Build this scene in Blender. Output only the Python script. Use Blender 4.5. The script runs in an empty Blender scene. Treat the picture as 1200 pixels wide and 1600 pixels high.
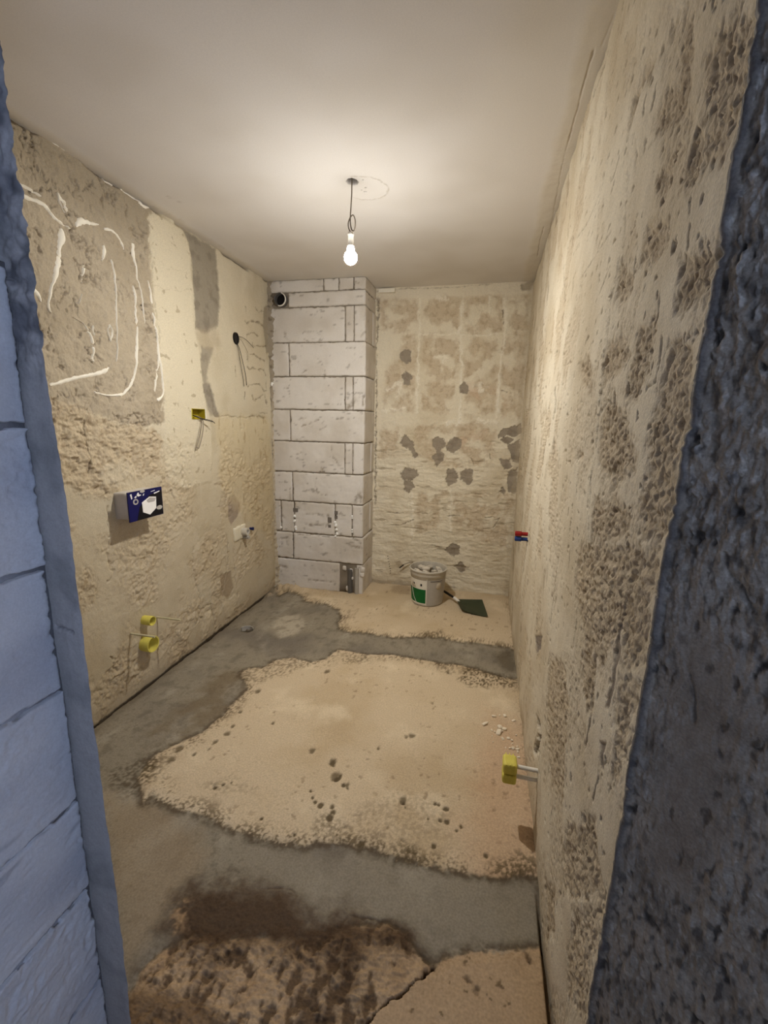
import bpy, math, random
import numpy as np
from mathutils import Vector, Matrix

SC = bpy.context.scene
COL = SC.collection
random.seed(7)

# ------------------------------------------------------------------ camera, light, exposure
H, W, D, DC, CW = 2.5, 1.9988, 3.7399, 3.4231, 0.7963     # room height, width, depth; block chase front and side
cam_d = bpy.data.cameras.new('camera'); cam = bpy.data.objects.new('camera', cam_d); COL.objects.link(cam)
cam_d.sensor_fit = 'VERTICAL'; cam_d.sensor_height = 36.0; cam_d.lens = 36.0 * 692.755 / 1600.0
cam_d.clip_start = 0.01
cam.matrix_world = Matrix.Translation(Vector((1.7473, 0.0, 1.4517))) @ Matrix([[0.973682, -0.065817, 0.218199], [0.226902, 0.190031, -0.955198], [0.021404, 0.97957, 0.199963]]).to_4x4()
SC.camera = cam
world = bpy.data.worlds.new('sky'); SC.world = world; world.use_nodes = True
bg = world.node_tree.nodes['Background']
bg.inputs[0].default_value = (0.46, 0.60, 0.96, 1); bg.inputs[1].default_value = 6.7     # overcast evening daylight behind the camera
BULB_STRENGTH = 3300.0
BULB_COLOR = (1.0, 0.985, 0.97)
SC.view_settings.view_transform = 'Standard'; SC.view_settings.look = 'None'
SC.view_settings.gamma = 1.0; SC.view_settings.use_curve_mapping = False
SC.view_settings.exposure = 0.24

# ------------------------------------------------------------------ noise and fields
def S(r, g, b):
    c = np.array([r, g, b], float) / 255.0
    return np.where(c <= 0.04045, c / 12.92, ((c + 0.055) / 1.055) ** 2.4)

def _hash(ix, iy, iz, seed):
    M32 = np.uint64(0xFFFFFFFF)
    h = (ix.astype(np.int64).astype(np.uint64) * np.uint64(374761393) + iy.astype(np.int64).astype(np.uint64) * np.uint64(668265263)
         + iz.astype(np.int64).astype(np.uint64) * np.uint64(2147483647) + np.uint64((seed * 1274126177) & 0xFFFFFFFF)) & M32
    h = ((h ^ (h >> np.uint64(13))) * np.uint64(1274126177)) & M32
    h = ((h ^ (h >> np.uint64(16))) * np.uint64(2246822519)) & M32
    return (h ^ (h >> np.uint64(15))) & M32

def perlin2(x, y, seed):
    xi, yi = np.floor(x), np.floor(y); fx, fy = x - xi, y - yi
    z = np.zeros_like(xi)
    u = fx * fx * fx * (fx * (fx * 6 - 15) + 10); v = fy * fy * fy * (fy * (fy * 6 - 15) + 10)
    def g(ox, oy):
        a = _hash(xi + ox, yi + oy, z, seed).astype(np.float64) * (2 * np.pi / 4294967296.0)
        return np.cos(a) * (fx - ox) + np.sin(a) * (fy - oy)
    a = g(0, 0); b = g(1, 0); c = g(0, 1); d = g(1, 1)
    return (a + u * (b - a)) * (1 - v) + (c + u * (d - c)) * v

def vnoise3(p, seed):
    pi = np.floor(p); f = p - pi; f = f * f * (3 - 2 * f); r = 0
    for ox in (0, 1):
        for oy in (0, 1):
            for oz in (0, 1):
                w = (f[:, 0] if ox else 1 - f[:, 0]) * (f[:, 1] if oy else 1 - f[:, 1]) * (f[:, 2] if oz else 1 - f[:, 2])
                r = r + w * (_hash(pi[:, 0] + ox, pi[:, 1] + oy, pi[:, 2] + oz, seed).astype(np.float64) / 2147483648.0 - 1)
    return r

def fbm3(p, f, octv, seed):
    r = 0; a = 1.0; t = 0
    for i in range(octv):
        r = r + a * vnoise3(p * f, seed + i); t += a; a *= 0.5; f *= 2.03
    return r / t

def sm(a, b, x):
    t = np.clip((x - a) / (b - a), 0, 1); return t * t * (3 - 2 * t)

class Field:
    """2-D field on a wall or floor, in metres."""
    def __init__(s, U, V):
        s.u = U.ravel().astype(np.float64); s.v = V.ravel().astype(np.float64)
    def n(s, f, octv, seed, su=1.0, sv=1.0):
        r = np.zeros_like(s.u); a = 1.0; t = 0.0
        for i in range(octv):
            r += a * perlin2(s.u * f * su + 17.3 * i, s.v * f * sv + 9.1 * i, seed * 31 + i); t += a; a *= 0.5; f *= 2.07
        return r * 1.9 / t
    def sd(s, pts, m=0.1):
        pts = np.array([p[:2] for p in pts]); out = np.full(s.u.shape, m)
        k = np.nonzero((s.u > pts[:, 0].min() - m) & (s.u < pts[:, 0].max() + m) & (s.v > pts[:, 1].min() - m) & (s.v < pts[:, 1].max() + m))[0]
        if not len(k): return out
        x, y = s.u[k], s.v[k]; d2 = np.full(k.shape, 1e9); ins = np.zeros(k.shape, bool); n = len(pts)
        for i in range(n):
            ax, ay = pts[i]; bx, by = pts[(i + 1) % n]; ex, ey = bx - ax, by - ay
            t = np.clip(((x - ax) * ex + (y - ay) * ey) / (ex * ex + ey * ey + 1e-12), 0, 1)
            d2 = np.minimum(d2, (x - ax - t * ex) ** 2 + (y - ay - t * ey) ** 2)
            c = (ay > y) != (by > y)
            ins ^= c & (x < ex * (y - ay) / (ey if abs(ey) > 1e-12 else 1e-12) + ax)
        d = np.sqrt(d2); out[k] = np.minimum(np.where(ins, -d, d), m)
        return out
    def poly(s, pts, edge=0.006, warp=0.012, wf=14, seed=5, m=0.1):
        if not hasattr(s, '_w'): s._w = {}
        key = (wf, seed)
        if key not in s._w: s._w[key] = s.n(wf, 3, seed) + 0.5 * s.n(wf * 4.3, 3, seed + 1)
        return 1 - sm(-edge, edge, s.sd(pts, m) + warp * s._w[key])
    def line(s, pts, w=0.006, soft=0.5, warp=0.0, wf=25, seed=8, m=0.03):
        """1 on the stroke, 0 away from it; a point may carry its own half-width as third value"""
        P = [(p[0], p[1], p[2] if len(p) > 2 else w) for p in pts]
        A = np.array(P); out = np.zeros_like(s.u); mm = m + A[:, 2].max()
        k = np.nonzero((s.u > A[:, 0].min() - mm) & (s.u < A[:, 0].max() + mm) & (s.v > A[:, 1].min() - mm) & (s.v < A[:, 1].max() + mm))[0]
        if not len(k): return out
        x, y = s.u[k], s.v[k]
        if warp:
            f = Field(x, y); x = x + warp * f.n(wf, 3, seed); y = y + warp * f.n(wf, 3, seed + 3)
        best = np.full(k.shape, -1e9)
        for i in range(len(A) - 1):
            ax, ay, aw = A[i]; bx, by, bw = A[i + 1]; ex, ey = bx - ax, by - ay
            t = np.clip(((x - ax) * ex + (y - ay) * ey) / (ex * ex + ey * ey + 1e-12), 0, 1)
            d = np.sqrt((x - ax - t * ex) ** 2 + (y - ay - t * ey) ** 2)
            best = np.maximum(best, 1 - d / (aw + t * (bw - aw)))
        f = Field(x, y); best = best + 0.55 * f.n(22, 2, seed + 6) + 0.6 * f.n(70, 3, seed + 7) - 0.12
        out[k] = sm(0, soft * 1.3, np.minimum(best, 1.3))
        return out

def lerp(col, c, m):
    c = np.asarray(c, float)
    return col + (c - col) * m[:, None]

# ------------------------------------------------------------------ materials
def plaster_mat(name, grain=0.12, gs=220.0, bump=0.25, bs=160.0, rough=0.92, spec=0.15, dist=0.004):
    m = bpy.data.materials.new(name); m.use_nodes = True; nt = m.node_tree; N = nt.nodes; L = nt.links
    p = N['Principled BSDF']; p.inputs['Roughness'].default_value = rough; p.inputs['Specular IOR Level'].default_value = spec
    a = N.new('ShaderNodeVertexColor'); a.layer_name = 'Col'
    tc = N.new('ShaderNodeTexCoord')
    n1 = N.new('ShaderNodeTexNoise'); n1.inputs['Scale'].default_value = gs; n1.inputs['Detail'].default_value = 4
    L.new(tc.outputs['Object'], n1.inputs['Vector'])
    mr = N.new('ShaderNodeMapRange'); mr.inputs[1].default_value = 0.3; mr.inputs[2].default_value = 0.7
    mr.inputs[3].default_value = 1 - grain; mr.inputs[4].default_value = 1 + grain
    L.new(n1.outputs[0], mr.inputs[0])
    mx = N.new('ShaderNodeVectorMath'); mx.operation = 'SCALE'
    L.new(a.outputs[0], mx.inputs[0]); L.new(mr.outputs[0], mx.inputs[3]); L.new(mx.outputs[0], p.inputs['Base Color'])
    n2 = N.new('ShaderNodeTexNoise'); n2.inputs['Scale'].default_value = bs; n2.inputs['Detail'].default_value = 5
    L.new(tc.outputs['Object'], n2.inputs['Vector'])
    b = N.new('ShaderNodeBump'); b.inputs['Strength'].default_value = bump; b.inputs['Distance'].default_value = dist
    L.new(n2.outputs[0], b.inputs['Height']); L.new(b.outputs[0], p.inputs['Normal'])
    return m

def mat(name, rgb, rough=0.6, spec=0.3, metal=0.0, var=0.08, scale=40.0, bump=0.0):
    m = bpy.data.materials.new(name); m.use_nodes = True; nt = m.node_tree; N = nt.nodes; L = nt.links
    p = N['Principled BSDF']; p.inputs['Roughness'].default_value = rough; p.inputs['Specular IOR Level'].default_value = spec; p.inputs['Metallic'].default_value = metal
    c = S(*rgb); tc = N.new('ShaderNodeTexCoord'); n = N.new('ShaderNodeTexNoise'); n.inputs['Scale'].default_value = scale; n.inputs['Detail'].default_value = 4
    L.new(tc.outputs['Object'], n.inputs['Vector'])
    r = N.new('ShaderNodeValToRGB'); r.color_ramp.elements[0].position = 0.3; r.color_ramp.elements[1].position = 0.7
    r.color_ramp.elements[0].color = (*np.clip(c * (1 - var), 0, 1), 1); r.color_ramp.elements[1].color = (*np.clip(c * (1 + var), 0, 1), 1)
    L.new(n.outputs[0], r.inputs[0]); L.new(r.outputs[0], p.inputs['Base Color'])
    if bump:
        b = N.new('ShaderNodeBump'); b.inputs['Strength'].default_value = bump; b.inputs['Distance'].default_value = 0.003
        L.new(n.outputs[0], b.inputs['Height']); L.new(b.outputs[0], p.inputs['Normal'])
    return m

M_WALL = plaster_mat('rough_plaster')
M_RIGHT = plaster_mat('pitted_plaster', bump=0.35, bs=230)
M_CEIL = plaster_mat('ceiling_paint', grain=0.03, bump=0.05, bs=90)
M_FLOOR = plaster_mat('screed', grain=0.14, gs=150, bump=0.22, bs=120, rough=0.85)
M_BLOCK = plaster_mat('aerated_concrete', grain=0.06, bump=0.16, bs=260)
M_DARK = plaster_mat('bare_concrete', grain=0.16, gs=260, bump=0.45, bs=200, rough=0.75, spec=0.3)
M_STREAK = mat('white_adhesive', (236, 228, 208), 0.7, var=0.04)
M_MORTAR = mat('grey_mortar', (112, 104, 94), 0.95, var=0.2, scale=60, bump=0.4)
M_FOAM = mat('white_foam', (240, 238, 230), 0.8, var=0.03, bump=0.3)
M_YELLOW = mat('yellow_plastic', (214, 200, 92), 0.5, var=0.06)
M_OLIVE = mat('shaded_box_yellow', (170, 150, 34), 0.5, var=0.08)  # yellow deepened to carry the shade inside the recessed box
M_BLACK = mat('black_plastic', (20, 17, 16), 0.5)
M_WIRE = mat('grey_wire', (128, 116, 98), 0.6)
M_DARKWIRE = mat('dark_wire', (34, 28, 24), 0.5)
M_WHITEPL = mat('white_plastic', (226, 220, 206), 0.5, var=0.03)
M_GREYPL = mat('grey_plastic', (168, 162, 150), 0.5, var=0.06)
M_DUSTY = mat('dusty_grey_plastic', (188, 180, 164), 0.7, var=0.1, scale=25)
M_GREEN = mat('green_print', (16, 98, 44), 0.5, var=0.08)
M_RED = mat('red_plastic', (140, 24, 20), 0.5)
M_BLUE = mat('blue_plastic', (34, 58, 112), 0.5)
M_NAVY = mat('navy_print', (12, 14, 74), 0.4, var=0.15, scale=12)
M_INK = mat('black_print', (10, 10, 18), 0.4)
M_CARTON = mat('white_board', (196, 188, 174), 0.8, var=0.04)
M_PRINTGREY = mat('grey_print', (176, 170, 160), 0.5, var=0.04)
M_PRINTWHITE = mat('white_print', (238, 234, 226), 0.5, var=0.03)
M_RUBBLE = mat('white_rubble', (222, 210, 190), 0.95, var=0.1, scale=50, bump=0.4)
M_TOOL = mat('dark_green_metal', (52, 58, 36), 0.55, spec=0.4, var=0.15, scale=20)
M_PIPE = mat('grey_pipe', (92, 88, 82), 0.6)
M_HOLE = mat('dark_hole', (24, 20, 17), 0.95)

# ------------------------------------------------------------------ mesh helpers
def link(name, me, material, parent=None):
    o = bpy.data.objects.new(name, me); COL.objects.link(o)
    if material: me.materials.append(material)
    if parent is not None: o.parent = parent
    return o

def np_mesh(name, co, quads, cols=None, smooth=True):
    me = bpy.data.meshes.new(name); me.vertices.add(len(co)); me.vertices.foreach_set('co', np.ascontiguousarray(co, np.float32).ravel())
    nf = len(quads); me.loops.add(nf * 4); me.polygons.add(nf)
    me.loops.foreach_set('vertex_index', np.ascontiguousarray(quads, np.int32).ravel())
    me.polygons.foreach_set('loop_start', np.arange(0, nf * 4, 4, dtype=np.int32))
    me.polygons.foreach_set('use_smooth', np.full(nf, smooth, bool))
    if cols is not None:
        ca = me.color_attributes.new('Col', 'FLOAT_COLOR', 'POINT')
        ca.data.foreach_set('color', np.column_stack([np.clip(cols, 0.004, 1), np.ones(len(cols))]).astype(np.float32).ravel())
    me.update(calc_edges=True); me.validate()
    return me

class Surf:
    """height field over a (U,V) grid; keeps a sampler so that things can sit on the rough surface"""
    def __init__(s, U, V, h): s.U, s.V, s.h = U, V, h.reshape(U.shape)
    def at(s, u, v):
        k = np.argmin((s.U - u) ** 2 + (s.V - v) ** 2); return float(s.h.ravel()[k])

def grid_quads(nv, nu, flip=False):
    i = np.arange(nv * nu).reshape(nv, nu)
    q = np.stack([i[:-1, :-1], i[:-1, 1:], i[1:, 1:], i[1:, :-1]], -1).reshape(-1, 4)
    return q[:, ::-1] if flip else q

def compact(co, quads, cols):
    used = np.unique(quads); remap = np.full(len(co), -1); remap[used] = np.arange(len(used))
    return co[used], remap[quads], cols[used]

class MB:
    def __init__(s): s.v = []; s.f = []
    def add(s, vs, fs):
        o = len(s.v); s.v += [tuple(map(float, p)) for p in vs]; s.f += [tuple(i + o for i in f) for f in fs]; return s
    def box(s, lo, hi):
        x0, y0, z0 = lo; x1, y1, z1 = hi
        return s.add([(x0,y0,z0),(x1,y0,z0),(x1,y1,z0),(x0,y1,z0),(x0,y0,z1),(x1,y0,z1),(x1,y1,z1),(x0,y1,z1)],
                     [(0,3,2,1),(4,5,6,7),(0,1,5,4),(1,2,6,5),(2,3,7,6),(3,0,4,7)])
    def tube(s, path, r, n=8, cap=True):
        P = [Vector(p) for p in path]; R = r if isinstance(r, (list, tuple)) else [r] * len(P)
        rings = []; prev = None
        for i, p in enumerate(P):
            t = ((P[min(i + 1, len(P) - 1)] - P[max(i - 1, 0)])).normalized()
            if prev is None: a = t.orthogonal().normalized()
            else: a = (prev - t * prev.dot(t)); a = a.normalized() if a.length > 1e-6 else t.orthogonal().normalized()
            prev = a; b = t.cross(a)
            rings.append([p + (a * math.cos(2 * math.pi * k / n) + b * math.sin(2 * math.pi * k / n)) * R[i] for k in range(n)])
        vs = [q for g in rings for q in g]; fs = []
        for i in range(len(P) - 1):
            for k in range(n): fs.append((i * n + k, i * n + (k + 1) % n, (i + 1) * n + (k + 1) % n, (i + 1) * n + k))
        if cap: fs.append(tuple(range(n))[::-1]); fs.append(tuple((len(P) - 1) * n + k for k in range(n)))
        return s.add(vs, fs)
    def lathe(s, prof, n=32, o=(0,0,0), axis='Z', a0=0.0, a1=None, flipx=1):
        """profile of (radius, height) swept about an axis through o"""
        full = a1 is None; m = n if full else n + 1; a1 = a0 + 2 * math.pi if full else a1
        vs = []
        for r, z in prof:
            for k in range(m):
                a = a0 + (a1 - a0) * k / n; c, d = r * math.cos(a), r * math.sin(a)
                q = (c, d, z) if axis == 'Z' else ((flipx * z, c, d) if axis == 'X' else (c, z, d))
                vs.append((q[0] + o[0], q[1] + o[1], q[2] + o[2]))
        fs = []
        for i in range(len(prof) - 1):
            for k in range(n if full else n):
                k2 = (k + 1) % m if full else k + 1
                fs.append((i * m + k, i * m + k2, (i + 1) * m + k2, (i + 1) * m + k))
        return s.add(vs, fs)
    def build(s, name, material, parent=None, smooth=True):
        me = bpy.data.meshes.new(name); me.from_pydata(s.v, [], s.f)
        if smooth: me.polygons.foreach_set('use_smooth', [True] * len(me.polygons)); me.set_sharp_from_angle(angle=math.radians(38))
        me.update(); return link(name, me, material, parent)

def spline(pts, n=6):
    P = [np.array(p, float) for p in pts]; out = []
    for i in range(len(P) - 1):
        a = P[max(i - 1, 0)]; b = P[i]; c = P[i + 1]; d = P[min(i + 2, len(P) - 1)]
        for k in range(n):
            t = k / n; out.append(0.5 * (2 * b + (c - a) * t + (2 * a - 5 * b + 4 * c - d) * t * t + (3 * b - a - 3 * c + d) * t ** 3))
    out.append(P[-1]); return out

def rounded_box(lo, hi, n, r, chip=0.0, cf=25.0, seed=1, colf=None, hf=None):
    """box as a grid shell with rounded edges, chipped by noise; returns co, quads, cols"""
    lo = np.array(lo, float); hi = np.array(hi, float); vs = []; qs = []; off = 0
    for ax in range(3):
        a, b = [i for i in range(3) if i != ax]
        ga = np.linspace(lo[a], hi[a], n[a] + 1); gb = np.linspace(lo[b], hi[b], n[b] + 1)
        A, B = np.meshgrid(ga, gb)
        for side, val in ((0, lo[ax]), (1, hi[ax])):
            P = np.zeros(A.shape + (3,)); P[..., a] = A; P[..., b] = B; P[..., ax] = val
            flip = (side == 0) ^ (ax == 1)
            qs.append(grid_quads(A.shape[0], A.shape[1], flip) + off); vs.append(P.reshape(-1, 3)); off += A.size
    co = np.concatenate(vs); quads = np.concatenate(qs)
    key = np.round(co / 1e-6).astype(np.int64); _, idx, inv = np.unique(key, axis=0, return_index=True, return_inverse=True)
    co = co[idx]; quads = inv.ravel()[quads]
    inner = np.clip(co, lo + r, hi - r); d = co - inner; ln = np.linalg.norm(d, axis=1, keepdims=True); d = d / np.maximum(ln, 1e-9)
    if chip:
        k = fbm3(inner + d * r, cf, 3, seed); k2 = fbm3(inner + d * r, cf * 0.3, 2, seed + 40)
        edge = (np.abs(d) > 0.1).sum(1) > 1
        rr = r - chip * (0.5 * np.abs(k) + 0.25 * k2) - np.where(edge, chip * 1.1 * np.maximum(k, 0), 0)
    else: rr = np.full(len(co), r)
    co = inner + d * rr[:, None]
    if hf is not None: co = co + hf(co)
    cols = colf(co) if colf is not None else None
    return co, quads, cols

def tag(o, label=None, cat=None, group=None, kind=None):
    if label: o['label'] = label
    if cat: o['category'] = cat
    if group: o['group'] = group
    if kind: o['kind'] = kind
    return o

def thing(name, label, cat, loc=(0, 0, 0), group=None):
    o = bpy.data.objects.new(name, None); COL.objects.link(o); o.location = loc; o.empty_display_size = 0.05
    return tag(o, label, cat, group)

def root(name):
    o = bpy.data.objects.new(name, None); COL.objects.link(o); return o

def inv_space(a, b, n):
    return 1.0 / np.linspace(1.0 / a, 1.0 / b, n)

# ------------------------------------------------------------------ floor
FLOOR_MAIN = [(0.559,1.200),(0.545,1.236),(0.595,1.225),(0.679,1.210),(0.740,1.211),(0.796,1.211),(0.918,1.190)] + [(0.960,1.175),(1.058,1.171),(1.148,1.175),(1.227,1.184),(1.253,1.213),(1.338,1.229),(1.439,1.233),(1.541,1.226),(1.639,1.220),(1.732,1.227),(1.837,1.230),(1.915,1.255),(2.000,1.277)] + [(2.05, 1.12), (2.05, 2.49)] + [(1.983,2.441),(1.922,2.449),(1.819,2.478),(1.675,2.522),(1.578,2.510),(1.402,2.522),(1.247,2.528),(1.088,2.484),(0.911,2.498),(0.872,2.453)] + [(0.856,2.368),(0.779,2.308),(0.652,2.334),(0.564,2.275),(0.528,2.177),(0.456,2.152),(0.429,2.101),(0.554,1.957),(0.556,1.765),(0.527,1.592),(0.482,1.528),(0.448,1.469),(0.416,1.414),(0.421,1.369),(0.438,1.301),(0.500,1.248)]
FLOOR_BACK = [(0.145,3.313),(0.306,3.268),(0.391,3.159),(0.487,3.154),(0.579,3.158),(0.689,3.080),(0.754,2.995),(0.766,2.882),(0.803,2.783),(0.909,2.744)] + [(0.911,2.762),(1.053,2.771),(1.200,2.751),(1.384,2.817),(1.519,2.840),(1.630,2.812),(1.815,2.834),(1.983,2.819)] + [(2.05, 2.78), (2.05, 3.85), (0.0, 3.85), (0.0, 3.43)] + [(0.131,3.207)]
FLOOR_FRONT = [(2.000,1.068),(1.838,1.023),(1.783,1.004),(1.750,0.986),(1.698,0.948),(1.677,0.956),(1.637,0.983),(1.607,1.005),(1.551,1.024),(1.467,0.992),(1.363,0.936),(1.218,0.900),(1.106,0.872),(1.020,0.845),(0.960,0.805),(0.930,0.750),(0.938,0.699),(0.977,0.645)] + [(0.8, 0.4), (2.05, 0.4), (2.05, 0.95)]
CRACK = [(1.694,0.946,0.006),(1.671,0.910,0.004),(1.643,0.881,0.003),(1.620,0.860,0.004),(1.596,0.849,0.003),(1.572,0.818,0.003),(1.557,0.793,0.004),(1.538,0.753,0.004)]
DIRT = [(0.932,0.839),(0.913,0.907),(0.914,0.981),(1.016,1.013),(1.150,1.027),(1.232,1.029),(1.321,1.009),(1.434,1.017),(1.533,1.024),(1.616,1.004),(1.603,0.975),(1.541,0.939),(1.528,0.862),(1.471,0.831),(1.409,0.878),(1.338,0.879),(1.273,0.863),(1.194,0.873),(1.150,0.823),(1.080,0.815),(1.006,0.821)]
BROWN_CH = [(0.300,1.503),(0.298,1.612),(0.305,1.763),(0.303,1.911),(0.314,2.058),(0.390,2.120),(0.478,2.114),(0.556,1.978),(0.562,1.794),(0.524,1.631),(0.458,1.486),(0.384,1.425)]

def build_floor():
    us = np.concatenate([np.linspace(-0.08, 0.5, 100)[:-1], np.linspace(0.5, 2.03, 400)])
    vs = np.concatenate([np.linspace(-1.85, 0.6, 40)[:-1], inv_space(0.6, 3.8, 600)])
    U, V = np.meshgrid(us, vs)
    U = np.where((V < 0.66) & (U > 1.9), U + (U - 1.9) * 3.2 * sm(0.66, 0.4, V), U)
    F = Field(U, V)
    w1 = F.n(9, 3, 3); w2 = F.n(38, 3, 4); big = F.n(1.6, 3, 5); fine = F.n(70, 3, 6); mid = F.n(14, 4, 9)
    rag = 0.011 * w1 + 0.009 * w2 + 0.012 * F.n(95, 3, 7) * sm(-0.2, 0.4, F.n(4, 2, 8))
    sd_m = F.sd(FLOOR_MAIN, 0.6) + rag
    sd_b = F.sd(FLOOR_BACK, 0.4) + 0.9 * rag
    sd_f = F.sd(FLOOR_FRONT, 0.4) + rag
    crack = F.line(CRACK, warp=0.012, wf=14, soft=0.4)
    right_front = F.u > np.interp(F.v, [p[1] for p in CRACK][::-1], [p[0] for p in CRACK][::-1])
    slab = np.minimum(np.minimum(sd_m, sd_b), sd_f)
    sm_h = 1 - sm(-0.03, 0.012, slab - rag + 0.012 * w1 + 0.004 * w2)
    sm_slab = 1 - sm(-0.012, 0.006, slab)
    h = 0.003 * big + 0.0016 * w1 + 0.0006 * w2
    # smooth grey screed filling the pipe channel
    col = np.zeros((len(F.u), 3)) + S(140, 130, 111)
    col = lerp(col, S(118, 109, 96), sm(-0.1, 0.7, F.n(2.6, 4, 21)))
    col = lerp(col, S(166, 157, 138), 0.6 * sm(0.2, 0.7, F.n(5, 3, 22, 1.0, 0.6)))
    col = lerp(col, S(178, 166, 144), 0.8 * F.poly([(0.324,2.685),(0.318,2.872),(0.437,2.925),(0.550,2.784),(0.545,2.642),(0.471,2.556)], 0.03, 0.03, 8))
    col = lerp(col, S(104, 94, 79), 0.5 * sm(0.1, 0.5, F.n(14, 4, 23))); col = lerp(col, S(100, 90, 74), 0.4 * sm(0.15, 0.6, F.n(48, 3, 26)))
    col = lerp(col, S(106, 94, 76), 0.7 * (1 - sm(0.0, 0.10, F.u)) * sm(1.2, 1.6, F.v))
    # darker damp brown bed beside the slab and dirt
    bm = F.poly(BROWN_CH, 0.05, 0.035, 7, m=0.2)
    col = lerp(col, S(112, 96, 72), 0.7 * bm * sm(-0.5, 0.2, F.n(9, 4, 24))); h += bm * (0.003 + 0.004 * np.abs(w2) + 0.003 * fine)
    lf = F.poly([(0.359,1.204),(0.517,1.195),(0.627,1.214),(0.811,1.154),(0.926,1.081),(0.910,0.986),(0.911,0.900),(0.906,0.822),(0.885,0.757),(0.700,0.908)], 0.05, 0.03, 6, m=0.2)
    col = lerp(col, S(150, 130, 102), 0.55 * lf)
    fr = F.poly([(1.012,1.141),(1.212,1.168),(1.467,1.181),(1.668,1.204),(1.997,1.246),(1.979,1.068),(1.708,0.961),(1.582,1.022),(1.274,1.027),(1.103,1.035)], 0.04, 0.03, 6, m=0.2)
    col = lerp(col, S(140, 130, 112), 0.6 * fr)
    re_ = F.poly([(1.866,2.687),(1.931,2.770),(2.009,2.832),(2.004,2.511),(1.947,2.517),(1.902,2.598)], 0.04, 0.03, 9, m=0.12); col = lerp(col, S(84, 72, 54), 0.7 * re_)  # dirt and shadow at the channel's right end, both painted in
    nearslab = (1 - sm(0.0, 0.035, slab)) * sm(-0.02, 0.0, slab)
    col = lerp(col, S(78, 64, 46), 0.85 * nearslab * sm(-0.3, 0.3, F.n(22, 4, 25) + 0.25))
    h += nearslab * 0.001 * w2
    # dusty beige slabs
    sc = np.zeros_like(col) + S(198, 178, 147)
    sc = lerp(sc, S(184, 162, 128), sm(-0.2, 0.8, F.n(2.2, 4, 31)))
    sc = lerp(sc, S(224, 206, 174), 0.5 * sm(0.1, 0.7, F.n(4.5, 4, 32)))
    sc = lerp(sc, S(186, 150, 116), 0.55 * F.poly([(1.75, 1.15), (2.05, 1.15), (2.05, 2.0), (1.86, 2.1), (1.78, 1.7)], 0.1, 0.06, 5, m=0.3))
    pits = sm(0.42, 0.62, F.n(26, 3, 33)) * sm(0.0, 0.5, F.n(2.4, 2, 34) + 0.25)
    sc = lerp(sc, S(120, 98, 70), 0.5 * pits)
    edge_dirt = (1 - sm(0.0, 0.09 + 0.06 * sm(0.0, 0.6, F.n(3, 2, 37)), -slab)) * sm(0.0, 0.3, F.n(85, 3, 35) * 0.8 + 0.55 * F.n(9, 3, 36) + 0.04)
    sc = lerp(sc, S(96, 80, 56), 0.85 * edge_dirt)
    hs = 0.007 + 0.0035 * big + 0.0016 * w1 + 0.0010 * w2 + 0.0006 * fine - 0.003 * pits
    # dark dirt on the slab, right end of the channel and along the front edge
    for pts, a in (([(1.676,2.490),(1.770,2.527),(1.865,2.484),(1.985,2.473),(1.989,2.341),(1.886,2.333),(1.755,2.278),(1.686,2.340)], 0.9), ([(1.463,2.539),(1.578,2.510),(1.651,2.506),(1.635,2.411),(1.564,2.414)], 0.6),
                   ([(1.509,1.243),(1.574,1.275),(1.647,1.263),(1.646,1.219),(1.572,1.208)], 0.8), ([(1.863,1.288),(1.945,1.338),(2.004,1.317),(1.999,1.267),(1.837,1.226)], 0.8),
                   ([(0.358,1.379),(0.411,1.419),(0.491,1.375),(0.522,1.287),(0.511,1.230),(0.446,1.213),(0.363,1.235),(0.299,1.301)], 0.9), ([(1.373,2.891),(1.507,2.960),(1.546,2.847),(1.399,2.806)], 0.7),
                   ([(0.380,2.088),(0.561,2.223),(0.661,2.315),(0.756,2.263),(0.681,2.123),(0.545,1.997)], 0.6), ([(0.933,2.432),(1.100,2.490),(1.139,2.390),(0.990,2.338)], 0.6), ([(1.209,1.325),(1.283,1.344),(1.362,1.245),(1.257,1.203)], 0.5),
                   ([(1.322,1.373),(1.487,1.493),(1.715,1.455),(1.696,1.330),(1.477,1.258),(1.358,1.260)], 0.25), ([(0.708,1.335),(0.808,1.396),(0.912,1.354),(0.807,1.305)], 0.45)):
        dm = F.poly(pts, 0.03, 0.03, 9, m=0.12) * sm(-0.2, 0.25, F.n(60, 4, 41) + 0.3 * mid)
        sc = lerp(sc, S(86, 72, 48), a * dm); hs -= 0.0012 * dm; col = lerp(col, S(76, 63, 44), 0.75 * a * dm)
    for x, y, r in [(1.170,1.380,8),(1.190,1.362,9),(1.214,1.351,11),(1.272,1.338,10),(1.265,1.313,13),(1.261,1.357,9),(1.267,1.466,9),(1.235,1.492,12),(1.240,1.510,8),(1.289,1.457,7),(1.684,1.456,11),(1.666,1.401,9),(1.691,1.400,10),(1.655,1.467,6),(1.638,1.469,5),(1.622,1.398,5),(1.657,1.295,10),(1.408,1.241,13),(1.744,1.391,7),(1.729,1.371,6),(1.521,1.443,6),(1.834,1.300,8),(0.801,1.348,8),(0.827,1.365,6),(0.778,1.327,6),(1.025,1.243,6),(1.151,1.407,5),(1.455,1.230,8),(1.532,1.427,5),(1.170,1.212,4)]:
        a = r * 0.00125
        dm = 1 - sm(0.55 * a, a, np.hypot(F.u - x, (F.v - y) * 0.8) + 0.006 * w2)
        sc = lerp(sc, S(84, 70, 46), 0.9 * dm); hs -= 0.004 * dm
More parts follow.
